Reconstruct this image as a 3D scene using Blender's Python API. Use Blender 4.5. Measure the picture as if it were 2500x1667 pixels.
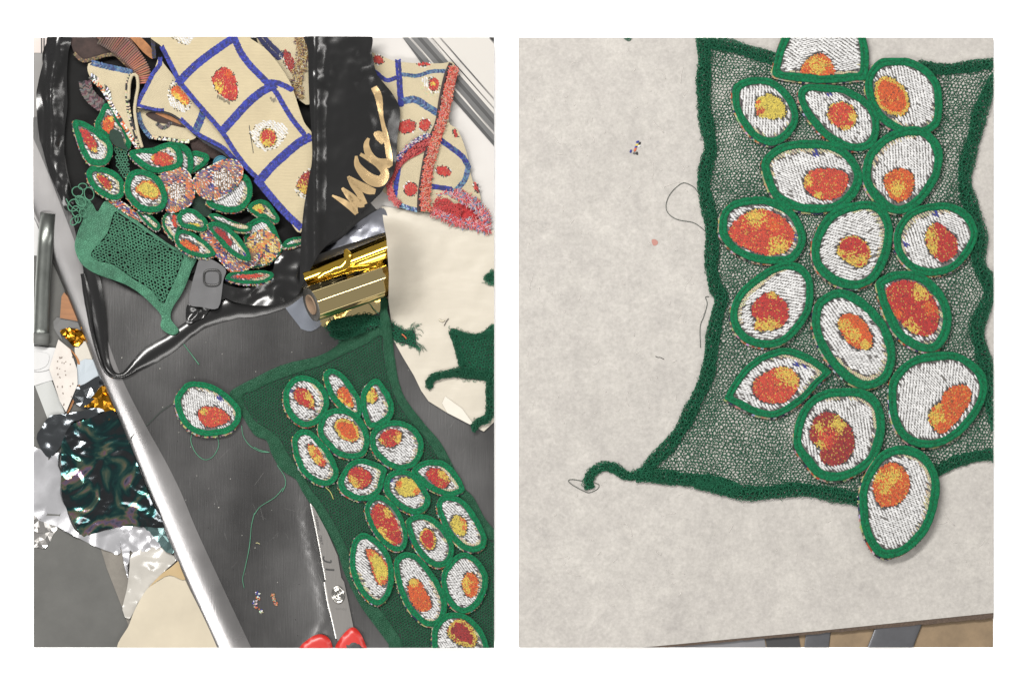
import bpy, bmesh, math, random
import numpy as np
from mathutils import Vector, noise, geometry

for o in list(bpy.data.objects):
    bpy.data.objects.remove(o)
scn = bpy.context.scene
COL = scn.collection
S = 0.0004                       # metres per unit of the layout (0.4 mm)

# ------------------------------------------------------------------ camera
cam_d = bpy.data.cameras.new('camera'); cam = bpy.data.objects.new('camera', cam_d)
COL.objects.link(cam)
cam.location = (0, 0, 8.0); cam.rotation_euler = (0, 0, 0)
cam_d.sensor_width = 36; cam_d.sensor_fit = 'HORIZONTAL'; cam_d.lens = 36 * (8.0 - 0.020)
cam_d.clip_start = 0.1; cam_d.clip_end = 100
scn.camera = cam
# ------------------------------------------------------------------ world and lamps (workshop ceiling light, plus lamps added for highlights)
w = bpy.data.worlds.new('World'); scn.world = w; w.use_nodes = True
bg = w.node_tree.nodes['Background']
bg.inputs[0].default_value = (1.0, 0.985, 0.96, 1); bg.inputs[1].default_value = 0.40
def area(name, loc, target, sx, sy, power, col, roll=None):
    d = bpy.data.lights.new(name, 'AREA'); d.shape = 'RECTANGLE'; d.size = sx; d.size_y = sy
    d.energy = power; d.color = col
    o = bpy.data.objects.new(name, d); COL.objects.link(o)
    o.location = loc
    q = (Vector(target) - Vector(loc)).to_track_quat('-Z', 'Y')
    o.rotation_euler = q.to_euler()
    if roll: o.rotation_euler.rotate_axis('Z', roll)
    return o
area('ceiling_and_added_lamp', (-0.85, 1.5, 2.5), (-0.1, 0, 0), 2.4, 0.40, 200, (1, 0.975, 0.94))
area('ceiling_and_added_lamp', (-0.2, -1.6, 2.6), (0, 0, 0), 3.0, 0.40, 56, (1, 0.975, 0.94))
area('ceiling_and_added_lamp', (-1.34, -0.73, 1.2), (-0.29, -0.31, 0), 0.30, 1.0, 17, (1, 0.98, 0.96), 0.0)  # low lamp added for the highlight along the rolled bench edge
area('ceiling_and_added_lamp', (2.25, 0.65, 2.3), (0.3, 0, 0), 0.22, 2.4, 26, (1, 0.975, 0.94), 0.0)  # side lamp added for reflection bands on the pale gold roll
area('ceiling_and_added_lamp', (3.5, 0.95, 2.3), (0.3, 0, 0), 0.30, 2.4, 22, (1, 0.975, 0.94), 0.0)  # farther lamp, added for one more band on the gold roll
scn.view_settings.view_transform = 'Standard'; scn.view_settings.look = 'None'
scn.view_settings.exposure = 0.0; scn.view_settings.gamma = 1.0
scn.view_settings.use_curve_mapping = False
scn.render.engine = 'CYCLES'

# ------------------------------------------------------------------ helpers
RNG = random.Random(7)
def lin(c):
    return tuple(((v/255)/12.92 if v/255 <= 0.04045 else ((v/255+0.055)/1.055)**2.4) for v in c)
K = 2.45                        # scene light level: albedo = displayed / K
def alb(c): return tuple(min(0.9, v/K) for v in lin(c))

def fr(x0, y0, s): return lambda pts: [(x0+p[0]/s, y0+p[1]/s) + tuple(p[2:]) for p in pts]
A = fr(60, 80, 3.92); B = fr(620, 80, 3.92); C = fr(60, 440, 3.92); D = fr(620, 440, 3.92)
E = fr(60, 800, 3.92); F = fr(620, 800, 3.92); G = fr(60, 1190, 3.92); H = fr(620, 1190, 3.92)
R1 = fr(1700, 80, 3.136); R2 = fr(1700, 480, 3.136); R3 = fr(1700, 880, 3.136)
R4 = fr(1260, 80, 3.92); R5 = fr(1260, 440, 3.92); R6 = fr(1260, 900, 3.92); R7 = fr(1500, 1190, 2.352)
NAT = fr(0, 0, 1)
LEFT = (79.5, 90.5, 1206.5, 1580.5); RIGHT = (1266, 90.5, 2427.5, 1580.5)
FACE = (1250.0, 833.0)
def Wv(p): return Vector(((p[0]-FACE[0])*S, (FACE[1]-p[1])*S, p[2]*S))
ORG = {}

def thing(name, label, cat, loc, group=None):
    o = bpy.data.objects.new(name, None); COL.objects.link(o)
    o.empty_display_size = 0.01
    o.location = Wv(loc); ORG[o] = Wv(loc)
    o['label'] = label; o['category'] = cat
    if group: o['group'] = group
    return o
def tag(o, label, cat, group=None):
    o['label'] = label; o['category'] = cat
    if group: o['group'] = group
    return o

class MB:
    def __init__(s): s.v = []; s.f = []; s.c = []; s.m = []
    def add(s, verts, faces, col=None, mi=0):
        n = len(s.v); s.v.extend(verts)
        for f in faces:
            s.f.append(tuple(i+n for i in f)); s.c.append(col); s.m.append(mi)
    def build(s, name, mats, parent=None, smooth=True, clip=None, loc=None, kind=None, fill=False):
        if not isinstance(mats, (list, tuple)): mats = [mats]
        V = np.array(s.v, dtype=float)
        if parent is not None: org = ORG[parent]
        else:
            if loc is None:
                c = V.mean(0); loc = (c[0], c[1], V[:, 2].min())
            org = Wv(loc)
        X = np.empty_like(V)
        X[:, 0] = (V[:, 0]-FACE[0])*S-org.x; X[:, 1] = (FACE[1]-V[:, 1])*S-org.y; X[:, 2] = V[:, 2]*S-org.z
        me = bpy.data.meshes.new(name)
        me.from_pydata(X.tolist(), [], s.f)
        for m in mats: me.materials.append(m)
        if len(mats) > 1: me.polygons.foreach_set('material_index', s.m)
        if any(c is not None for c in s.c):
            a = me.color_attributes.new('Col', 'FLOAT_COLOR', 'CORNER')
            buf = []
            for f, c in zip(s.f, s.c):
                c = c or (0.5, 0.5, 0.5)
                buf.extend((c[0], c[1], c[2], 1.0)*len(f))
            a.data.foreach_set('color', buf)
        if smooth: me.polygons.foreach_set('use_smooth', [True]*len(s.f))
        me.validate(); me.update()
        if clip:
            mn = V.min(0); mx = V.max(0)
            if mn[0] < clip[0] or mn[1] < clip[1] or mx[0] > clip[2] or mx[1] > clip[3]:
                bm = bmesh.new(); bm.from_mesh(me)
                for co, no in (((clip[0], 0), (-1, 0)), ((clip[2], 0), (1, 0)), ((0, clip[1]), (0, -1)), ((0, clip[3]), (0, 1))):
                    pc = Vector(((co[0]-FACE[0])*S-org.x if no[0] else 0, (FACE[1]-co[1])*S-org.y if no[1] else 0, 0))
                    pn = Vector((no[0], -no[1], 0))
                    r = bmesh.ops.bisect_plane(bm, geom=bm.verts[:]+bm.edges[:]+bm.faces[:], plane_co=pc, plane_no=pn, clear_outer=True, dist=1e-7)
                    if fill:
                        ed = [g for g in r['geom_cut'] if isinstance(g, bmesh.types.BMEdge)]
                        if ed:
                            try: bmesh.ops.edgenet_fill(bm, edges=ed)
                            except Exception: pass
                bm.to_mesh(me); bm.free()
        o = bpy.data.objects.new(name, me); COL.objects.link(o)
        if parent is not None: o.parent = parent; ORG[o] = org
        else: o.location = org; ORG[o] = org
        if kind: o['kind'] = kind
        return o

# --- 2d curves
def smooth_closed(pts, step=5.0):
    n = len(pts); P = [np.array(p[:2], float) for p in pts]; out = []
    for i in range(n):
        p0, p1, p2, p3 = P[i-1], P[i], P[(i+1) % n], P[(i+2) % n]
        L = np.linalg.norm(p2-p1)
        if L < 1e-6: continue
        k = max(2, int(L/step))
        c1 = len(pts[i]) > 2; c2 = len(pts[(i+1) % n]) > 2
        m1 = (p2-p0)*0.5 if not c1 else (p2-p1)*0.8
        m2 = (p3-p1)*0.5 if not c2 else (p2-p1)*0.8
        for j in range(k):
            t = j/k; t2 = t*t; t3 = t2*t
            out.append((2*t3-3*t2+1)*p1+(t3-2*t2+t)*m1+(-2*t3+3*t2)*p2+(t3-t2)*m2)
    return np.array(out)
def smooth_open(pts, step=5.0):
    """pts (x,y[,w...]) -> resampled catmull rom, all columns"""
    P = [np.array(p, float) for p in pts]; out = []
    for i in range(len(P)-1):
        p1, p2 = P[i], P[i+1]
        p0 = P[i-1] if i > 0 else 2*p1-p2
        p3 = P[i+2] if i+2 < len(P) else 2*p2-p1
        L = np.linalg.norm((p2-p1)[:2]); k = max(2, int(L/step))
        for j in range(k):
            t = j/k
            out.append(0.5*((2*p1)+(-p0+p2)*t+(2*p0-5*p1+4*p2-p3)*t*t+(-p0+3*p1-3*p2+p3)*t**3))
    out.append(P[-1])
    return np.array(out)
def resample_closed(P, n):
    Q = np.vstack([P, P[:1]]); d = np.r_[0, np.cumsum(np.linalg.norm(np.diff(Q, axis=0), axis=1))]
    s = np.linspace(0, d[-1], n, endpoint=False)
    return np.c_[np.interp(s, d, Q[:, 0]), np.interp(s, d, Q[:, 1])]
def resample_open(P, step):
    d = np.r_[0, np.cumsum(np.linalg.norm(np.diff(P[:, :2], axis=0), axis=1))]
    n = max(2, int(d[-1]/step)+1); s = np.linspace(0, d[-1], n)
    return np.stack([np.interp(s, d, P[:, k]) for k in range(P.shape[1])], 1), s
def inside(P, X, Y):
    r = np.zeros(X.shape, bool); n = len(P); j = n-1
    for i in range(n):
        xi, yi = P[i]; xj, yj = P[j]
        if yi != yj:
            r ^= ((yi > Y) != (yj > Y)) & (X < (xj-xi)*(Y-yi)/(yj-yi)+xi)
        j = i
    return r
def pdist(P, X, Y):
    d = np.full(X.shape, 1e9); n = len(P)
    for i in range(n):
        a = P[i]; b = P[(i+1) % n]; e = b-a; L = (e*e).sum()+1e-9
        t = np.clip(((X-a[0])*e[0]+(Y-a[1])*e[1])/L, 0, 1)
        d = np.minimum(d, np.hypot(X-a[0]-t*e[0], Y-a[1]-t*e[1]))
    return d
def clip_poly(P, R):
    P = [tuple(p) for p in P]
    for ax, val, sg in ((0, R[0], 1), (0, R[2], -1), (1, R[1], 1), (1, R[3], -1)):
        out = []
        for i in range(len(P)):
            a = P[i-1]; b = P[i]; da = (a[ax]-val)*sg; db = (b[ax]-val)*sg
            if (da >= 0) != (db >= 0):
                t = da/(da-db); q = [a[0]+(b[0]-a[0])*t, a[1]+(b[1]-a[1])*t]; q[ax] = val
                out.append(tuple(q))
            if db >= 0: out.append(b)
        P = out
    return np.array(P)
def fbm(x, y, sc, seed=0.0, octv=3):
    v = 0; a = 1.0
    for k in range(octv):
        v += a*noise.noise(Vector((x*sc+seed, y*sc-seed*1.7, seed*0.37))); sc *= 2.03; a *= 0.5
    return v
def ridge(x, y, sc, seed=0.0):
    return 1-abs(noise.noise(Vector((x*sc+seed, y*sc+seed*2.1, seed))))*2

def sheet(poly, zf, res, panel=None, jit=0.3, seed=1, thick=1.0, smooth=True, mb=None, col=None, mi=0):
    """polygon -> triangulated surface that follows zf(x,y) with an edge thickness"""
    P = smooth_closed(poly, res*0.8) if smooth else np.array([p[:2] for p in poly], float)
    if panel: P = clip_poly(P, panel)
    # resample straight edges
    out = []
    n = len(P)
    for i in range(n):
        a = P[i]; b = P[(i+1) % n]; L = np.linalg.norm(b-a)
        if L < res*0.12: continue
        k = max(1, int(round(L/(res*1.1))))
        for j in range(k): out.append(a+(b-a)*j/k)
    P = np.array(out)
    if len(P) < 3: return mb or MB()
    r = random.Random(seed)
    x0, y0 = P.min(0); x1, y1 = P.max(0)
    xs = np.arange(x0, x1+res, res); ys = np.arange(y0, y1+res, res*0.866)
    X, Y = np.meshgrid(xs, ys); X[1::2] += res*0.5
    rg = np.random.default_rng(seed)
    X = X+rg.uniform(-jit, jit, X.shape)*res; Y = Y+rg.uniform(-jit, jit, Y.shape)*res
    X = X.ravel(); Y = Y.ravel()
    m = inside(P, X, Y); X = X[m]; Y = Y[m]
    if len(X):
        m = pdist(P, X, Y) > res*0.45; X = X[m]; Y = Y[m]
    nb = len(P)
    vv = [Vector((float(a), float(b))) for a, b in P]+[Vector((float(a), float(b))) for a, b in zip(X, Y)]
    ed = [(i, (i+1) % nb) for i in range(nb)]
    ov, oe, of, *_ = geometry.delaunay_2d_cdt(vv, ed, [], 1, 1e-4)
    if mb is None: mb = MB()
    V = [(p.x, p.y, zf(p.x, p.y)) for p in ov]
    fc = [tuple(reversed(f)) if geometry.area_tri(ov[f[0]], ov[f[1]], ov[f[2]]) >= 0 else f for f in of]
    # orientation: layout y points down, so flip to face up
    good = []
    for f in of:
        a, b, c = ov[f[0]], ov[f[1]], ov[f[2]]
        cr = (b.x-a.x)*(c.y-a.y)-(b.y-a.y)*(c.x-a.x)
        good.append(tuple(f) if cr < 0 else (f[0], f[2], f[1]))
    cnt = {}
    for f in good:
        for i in range(3):
            e = (f[i], f[(i+1) % 3]); cnt[tuple(sorted(e))] = cnt.get(tuple(sorted(e)), 0)+1
    fs = list(good)
    if thick:
        low = {}
        for f in good:
            for i in range(3):
                a, b = f[i], f[(i+1) % 3]
                if cnt[tuple(sorted((a, b)))] == 1:
                    for q in (a, b):
                        if q not in low:
                            low[q] = len(V); V.append((V[q][0], V[q][1], V[q][2]-thick)); V.append(V[q])
                    fs.append((low[b]+1, low[a]+1, low[a], low[b]))
    if callable(col):
        for f in fs:
            cx = sum(V[i][0] for i in f)/len(f); cy = sum(V[i][1] for i in f)/len(f)
            mb.add([V[i] for i in f], [tuple(range(len(f)))], col(cx, cy), mi)
    else: mb.add(V, fs, col, mi)
    return mb

def stitch(mb, x, y, z, ang, L, Wd, Hh, col, tz=None):
    ca, sa = math.cos(ang), math.sin(ang)
    def q(u, v, h):
        X = x+u*ca-v*sa; Y = y+u*sa+v*ca
        return (X, Y, (tz(X, Y) if tz else z)+h)
    l = L*0.5; s = L*0.3; wd = Wd*0.5
    vs = [q(-l, 0, -0.3), q(-s, wd, -0.3), q(s, wd, -0.3), q(l, 0, -0.3), q(s, -wd, -0.3), q(-s, -wd, -0.3), q(-s*0.8, 0, Hh), q(s*0.8, 0, Hh)]
    mb.add(vs, [(0, 6, 1), (1, 6, 7, 2), (2, 7, 3), (3, 7, 4), (4, 7, 6, 5), (5, 6, 0)], col)

def tube(mb, pts, rad, n=6, col=None, mi=0, flat=1.0, cap=True):
    """tube through 3d points, rad scalar or list"""
    P = np.array(pts, float); m = len(P)
    R = np.full(m, rad) if np.isscalar(rad) else np.array(rad, float)
    T = np.gradient(P, axis=0); T /= np.linalg.norm(T, axis=1)[:, None]+1e-9
    vs = []
    for i in range(m):
        t = T[i]; up = np.array((0, 0, 1.0)) if abs(t[2]) < 0.9 else np.array((1.0, 0, 0))
        a = np.cross(up, t); a /= np.linalg.norm(a)+1e-9; b = np.cross(t, a)
        for k in range(n):
            f = 2*math.pi*k/n
            vs.append(tuple(P[i]+a*math.cos(f)*R[i]+b*math.sin(f)*R[i]*flat))
    fs = []
    for i in range(m-1):
        for k in range(n):
            k2 = (k+1) % n
            fs.append((i*n+k, i*n+n+k, i*n+n+k2, i*n+k2))
    if cap: fs.append(tuple(range(n))); fs.append(tuple((m-1)*n+k for k in reversed(range(n))))
    mb.add(vs, fs, col, mi)
def thread(mb, pts, rad, zf, col=None, step=4, n=5, lift=0.0):
    p = smooth_open(pts, step); p3 = [(a[0], a[1], (a[2] if len(a) > 2 else 0)+zf(a[0], a[1])+rad+lift) for a in p]
    tube(mb, p3, rad, n, col)

def ribbon(mb, pts, zf, step=5, ncross=6, bulge=2.0, col=None, lift=0.5, thick=1.0, wav=0.0, seed=0, panel=None):
    """pts (x,y,width)"""
    P, s = resample_open(smooth_open(pts, step), step)
    T = np.gradient(P[:, :2], axis=0); T /= np.linalg.norm(T, axis=1)[:, None]+1e-9
    N = np.c_[-T[:, 1], T[:, 0]]
    m = len(P); k = ncross+1; vs = []
    for i in range(m):
        for j in range(k):
            u = j/(k-1)*2-1
            hw = P[i, 2]*0.5*(1+wav*noise.noise(Vector((s[i]*0.05, u*0.5+seed, seed))))
            x = P[i, 0]+N[i, 0]*hw*u; y = P[i, 1]+N[i, 1]*hw*u
            vs.append((x, y, zf(x, y)+lift+bulge*(1-u*u)))
    mb.add(vs, [(i*k+j, i*k+j+1, (i+1)*k+j+1, (i+1)*k+j) for i in range(m-1) for j in range(k-1)], col)
    for e in (0, k-1):
        sk = []
        for i in range(m):
            p = vs[i*k+e]; sk += [p, (p[0], p[1], p[2]-thick)]
        mb.add(sk, [((2*i, 2*i+2, 2*i+3, 2*i+1) if e == 0 else (2*i+1, 2*i+3, 2*i+2, 2*i)) for i in range(m-1)], col)

def cord_band(mb, pts, zf, cols, wd=14, lift=0.6, seed=0, pitch=3.4, rows=2):
    """embroidered band: slanted satin stitches laid side by side"""
    r = random.Random(seed)
    P, s = resample_open(smooth_open([tuple(p[:2]) for p in pts], 4), pitch)
    T = np.gradient(P, axis=0); T /= np.linalg.norm(T, axis=1)[:, None]+1e-9
    for i in range(len(P)):
        a = math.atan2(T[i, 1], T[i, 0]); nx, ny = -T[i, 1], T[i, 0]
        for k in range(rows):
            off = (k-(rows-1)/2)*wd/rows
            sg = 1 if k % 2 == 0 else -1
            c = r.choice(cols); j = r.uniform(0.85, 1.1)
            x = P[i, 0]+nx*(off+r.uniform(-.5, .5)); y = P[i, 1]+ny*(off+r.uniform(-.5, .5))
            stitch(mb, x, y, zf(x, y)+lift, a+sg*0.95, wd/rows*1.45*j, pitch*1.25, 1.7, tuple(v*r.uniform(0.8, 1.15) for v in c))

# --- nets
def tubes_np(mb, P, M, Q, r, col=None):
    """lots of two-segment three-sided threads"""
    def ring(X, T):
        N = np.c_[-T[:, 1], T[:, 0]]; L = np.linalg.norm(N, axis=1)[:, None]+1e-9; N = N/L
        a = X.copy(); a[:, :2] += N*r; a[:, 2] -= r*0.5
        b = X.copy(); b[:, :2] -= N*r; b[:, 2] -= r*0.5
        c = X.copy(); c[:, 2] += r*0.9
        return a, b, c
    T = (Q-P)[:, :2]
    rp = ring(P, T); rm = ring(M, T); rq = ring(Q, T)
    n = len(P)
    V = np.stack(rp+rm+rq, 1).reshape(-1, 3)
    base = len(mb.v); mb.v.extend(map(tuple, V.tolist()))
    # a=left b=right c=top
    tpl = [(0, 3, 5, 2), (2, 5, 4, 1), (3, 6, 8, 5), (5, 8, 7, 4)]
    for i in range(n):
        o = base+i*9
        for t in tpl: mb.f.append((o+t[0], o+t[1], o+t[2], o+t[3]))
    k = 4*n
    mb.c.extend([col]*k); mb.m.extend([0]*k)
def honeycomb(nx, ny):
    I, J = np.meshgrid(np.arange(nx), np.arange(ny), indexing='ij')
    idx = (I*ny+J)
    h = np.c_[idx[:-1].ravel(), idx[1:].ravel()]
    v = np.c_[idx[:, :-1].ravel(), idx[:, 1:].ravel()][((I+J)[:, :-1] % 2 == 0).ravel()]
    return I.ravel(), J.ravel(), np.vstack([h, v])
def net(mb, poly, cell, r, zf, ang=0.0, seed=0, jit=0.18, warp=6.0, wsc=0.012, margin=0.0, panel=None, aspect=1.0, holes=(), bulge=0.18, minus=None):
    P = smooth_closed(poly, 8)
    if panel: P = clip_poly(P, (panel[0]-4, panel[1]-4, panel[2]+4, panel[3]+4))
    c = P.mean(0); R = np.linalg.norm(P-c, axis=1).max()+cell*2
    ax = cell*0.5; ay = cell*0.866*aspect
    nx = int(2*R/ax); ny = int(2*R/ay)
    I, J, Eg = honeycomb(nx, ny)
    rg = np.random.default_rng(seed)
    U = (I-nx/2)*ax; V = (J-ny/2)*ay+np.where((I+J) % 2 == 0, 1, -1)*ay*0.17
    U = U+rg.normal(0, jit, U.shape)*cell; V = V+rg.normal(0, jit, V.shape)*cell
    X = c[0]+U*math.cos(ang)-V*math.sin(ang); Y = c[1]+U*math.sin(ang)+V*math.cos(ang)
    x0, y0 = P.min(0)-30; x1, y1 = P.max(0)+30
    bb = (X > x0) & (X < x1) & (Y > y0) & (Y < y1)
    ids = np.nonzero(bb)[0]
    for i in ids:
        a = X[i]; b = Y[i]
        X[i] = a+warp*noise.noise(Vector((a*wsc, b*wsc, seed*1.3)))
        Y[i] = b+warp*noise.noise(Vector((a*wsc, b*wsc, seed*1.3+40)))
    ok = np.zeros(X.shape, bool); ok[ids] = inside(P, X[ids], Y[ids])
    if minus is not None: ok[ids] &= ~inside(minus, X[ids], Y[ids])
    for (hx, hy, hr) in holes: ok &= np.hypot(X-hx, Y-hy) > hr
    Eg = Eg[ok[Eg[:, 0]] & ok[Eg[:, 1]]]
    if not len(Eg): return mb
    Z = np.zeros(X.shape)
    for i in np.unique(Eg): Z[i] = zf(X[i], Y[i])
    Z += rg.uniform(-0.5, 0.5, Z.shape)*r
    p = np.c_[X[Eg[:, 0]], Y[Eg[:, 0]], Z[Eg[:, 0]]]; q = np.c_[X[Eg[:, 1]], Y[Eg[:, 1]], Z[Eg[:, 1]]]
    d = (q-p); mid = (p+q)/2; pr = np.c_[-d[:, 1], d[:, 0]]
    mid[:, :2] += pr*rg.normal(0, bulge, (len(p), 1)); mid[:, 2] += rg.uniform(-.3, .8, len(p))*r
    tubes_np(mb, p, mid, q, r)
    return mb
def hem(mb, path, rad, cell, r, zc, seed=0, layers=(1.0, 0.75), flat=0.5, jit=0.16, taper=None, bulge=0.35):
    """rolled edge of the net: the knit wound round a path (x,y,width-scale)"""
    P, s = resample_open(smooth_open([(p[0], p[1], p[2] if len(p) > 2 else 1.0) for p in path], 5), 4)
    T = np.gradient(P[:, :2], axis=0); T /= np.linalg.norm(T, axis=1)[:, None]+1e-9
    for li, k in enumerate(layers):
        R = rad*k
        circ = 2*math.pi*R*0.8
        ny = max(6, int(circ/(cell*0.8))//2*2); nx = int(s[-1]/(cell*0.55))
        I, J, Eg = honeycomb(nx, ny+1)
        rg = np.random.default_rng(seed*10+li)
        U = np.clip(I*cell*0.55+rg.normal(0, jit, I.shape)*cell, 0, s[-1])
        V = (J+np.where((I+J) % 2 == 0, .2, -.2)+rg.normal(0, jit, I.shape))/ny*2*math.pi+U*0.004*(1 if li % 2 else -1)
        x = np.interp(U, s, P[:, 0]); y = np.interp(U, s, P[:, 1]); ws = np.interp(U, s, P[:, 2])
        tx = np.interp(U, s, T[:, 0]); ty = np.interp(U, s, T[:, 1])
        rr = R*ws*(1+0.10*np.sin(U*0.06+seed)+rg.normal(0, 0.06, U.shape))
        X = x-ty*rr*np.cos(V); Y = y+tx*rr*np.cos(V)
        Z = np.array([zc(a, b) for a, b in zip(x, y)])+R*ws*flat*(1+np.sin(V))
        p = np.c_[X[Eg[:, 0]], Y[Eg[:, 0]], Z[Eg[:, 0]]]; q = np.c_[X[Eg[:, 1]], Y[Eg[:, 1]], Z[Eg[:, 1]]]
        d = q-p; mid = (p+q)/2
        mid[:, :2] += np.c_[-d[:, 1], d[:, 0]]*rg.normal(0, bulge, (len(p), 1))
        mid[:, 2] += rg.uniform(0, 1.2, len(p))*r
        tubes_np(mb, p, mid, q, r)
    return mb

# ------------------------------------------------------------------ materials
def mat(name, col, rough=0.8, metal=0.0, var=0.0, vsc=60.0, bump=0.0, bsc=800.0, spec=0.4, attr=False, sheen=0.0, trans=0.0, alpha=1.0, col2=None, stretch=None, coat=0.0, thin=False, detail=4.0):
    m = bpy.data.materials.new(name); m.use_nodes = True
    nt = m.node_tree; b = nt.nodes['Principled BSDF']
    b.inputs['Roughness'].default_value = rough; b.inputs['Metallic'].default_value = metal
    b.inputs['Specular IOR Level'].default_value = spec
    b.inputs['Sheen Weight'].default_value = sheen
    b.inputs['Coat Weight'].default_value = coat
    if sheen: b.inputs['Sheen Roughness'].default_value = 0.6
    if trans: b.inputs['Transmission Weight'].default_value = trans
    b.inputs['Alpha'].default_value = alpha
    tc = nt.nodes.new('ShaderNodeTexCoord'); src = tc.outputs['Object']
    if stretch:
        mp = nt.nodes.new('ShaderNodeMapping'); mp.inputs['Scale'].default_value = stretch[:3]
        if len(stretch) > 3: mp.inputs['Rotation'].default_value = (0, 0, stretch[3])
        nt.links.new(src, mp.inputs[0]); src = mp.outputs[0]
    if attr:
        a = nt.nodes.new('ShaderNodeAttribute'); a.attribute_name = 'Col'; cs = a.outputs['Color']
    else: cs = None
    if var or col2:
        n = nt.nodes.new('ShaderNodeTexNoise'); n.inputs['Scale'].default_value = vsc; n.inputs['Detail'].default_value = detail; n.inputs['Roughness'].default_value = 0.65
        nt.links.new(src, n.inputs['Vector'])
        if col2 and not attr:
            r = nt.nodes.new('ShaderNodeValToRGB'); r.color_ramp.elements[0].position = 0.36; r.color_ramp.elements[1].position = 0.66
            r.color_ramp.elements[0].color = (*col, 1); r.color_ramp.elements[1].color = (*col2, 1)
            nt.links.new(n.outputs['Fac'], r.inputs[0]); cs = r.outputs[0]
        else:
            mr = nt.nodes.new('ShaderNodeMapRange'); mr.inputs[1].default_value = 0.3; mr.inputs[2].default_value = 0.7
            mr.inputs[3].default_value = 1-var; mr.inputs[4].default_value = 1+var
            nt.links.new(n.outputs['Fac'], mr.inputs[0])
            mx = nt.nodes.new('ShaderNodeMix'); mx.data_type = 'RGBA'; mx.blend_type = 'MULTIPLY'; mx.inputs[0].default_value = 1
            if attr: nt.links.new(cs, mx.inputs[6])
            else: mx.inputs[6].default_value = (*col, 1)
            nt.links.new(mr.outputs[0], mx.inputs[7]); cs = mx.outputs[2]
    if cs is not None: nt.links.new(cs, b.inputs['Base Color'])
    else: b.inputs['Base Color'].default_value = (*col, 1)
    if bump:
        n2 = nt.nodes.new('ShaderNodeTexNoise'); n2.inputs['Scale'].default_value = bsc; n2.inputs['Detail'].default_value = 3
        nt.links.new(src, n2.inputs['Vector'])
        bp = nt.nodes.new('ShaderNodeBump'); bp.inputs['Strength'].default_value = min(1, bump); bp.inputs['Distance'].default_value = 0.0006
        nt.links.new(n2.outputs['Fac'], bp.inputs['Height']); nt.links.new(bp.outputs[0], b.inputs['Normal'])
    return m
M = {}
M['thread'] = mat('woven_thread', (1, 1, 1), 0.85, attr=True, var=0.14, vsc=1500, bump=0.35, bsc=2600, sheen=0.12)
M['felt'] = mat('green_felt', alb((4, 112, 70)), 0.95, var=0.55, vsc=420, bump=1.0, bsc=1100, sheen=0.06, spec=0.1, detail=6)
M['fleck'] = mat('fleck_weave', (1, 1, 1), 0.9, attr=True, var=0.2, vsc=1800, bump=0.5, bsc=2000)
M['hem'] = mat('green_hem_yarn', alb((32, 112, 80)), 0.6, var=0.35, vsc=250, spec=0.35)
M['net'] = mat('dark_green_yarn', alb((32, 102, 74)), 0.6, var=0.25, vsc=300, spec=0.35)
M['net_left'] = mat('green_yarn', alb((34, 98, 68)), 0.75, var=0.2, vsc=120, spec=0.3)
M['net_under'] = mat('green_yarn_lining', alb((14, 48, 35)), 0.85, var=0.2, vsc=200, bump=0.6, bsc=900)
M['hem_left'] = mat('green_rolled_hem', alb((22, 86, 58)), 0.8, var=0.22, vsc=350, bump=0.9, bsc=1300)
M['mint'] = mat('pale_green_yarn', alb((80, 142, 112)), 0.8, var=0.3, vsc=45, bump=0.4, bsc=1500)
M['white'] = mat('white_paint', (0.95, 0.95, 0.95), 0.9, spec=0.0)
# ------------------------------------------------------------------ setting
def plane_obj(name, x0, y0, x1, y1, z, m):
    mb = MB(); mb.add([(x0, y1, z), (x1, y1, z), (x1, y0, z), (x0, y0, z)], [(0, 1, 2, 3)])
    o = mb.build(name, m, smooth=False); o['kind'] = 'structure'; return o
plane_obj('ground', -2500, -2500, 5000, 4200, 0, M['white'])

# ------------------------------------------------------------------ egg patches
YEL = alb((228, 206, 84)); RED = alb((200, 42, 36)); ORG_ = alb((226, 96, 30)); ROR = alb((218, 72, 46)); DRED = alb((166, 30, 32))
WHT = alb((240, 240, 240)); BLK = alb((38, 36, 40)); CRM = alb((214, 203, 166)); BLU = alb((34, 44, 150)); GRD = alb((104, 101, 98))
NAVY = alb((36, 40, 100)); ORA2 = alb((216, 110, 62)); PALE = alb((230, 214, 150))
YC = dict(red=RED, orange=ORG_, coral=ROR, dark=DRED, yellow=YEL)

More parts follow.
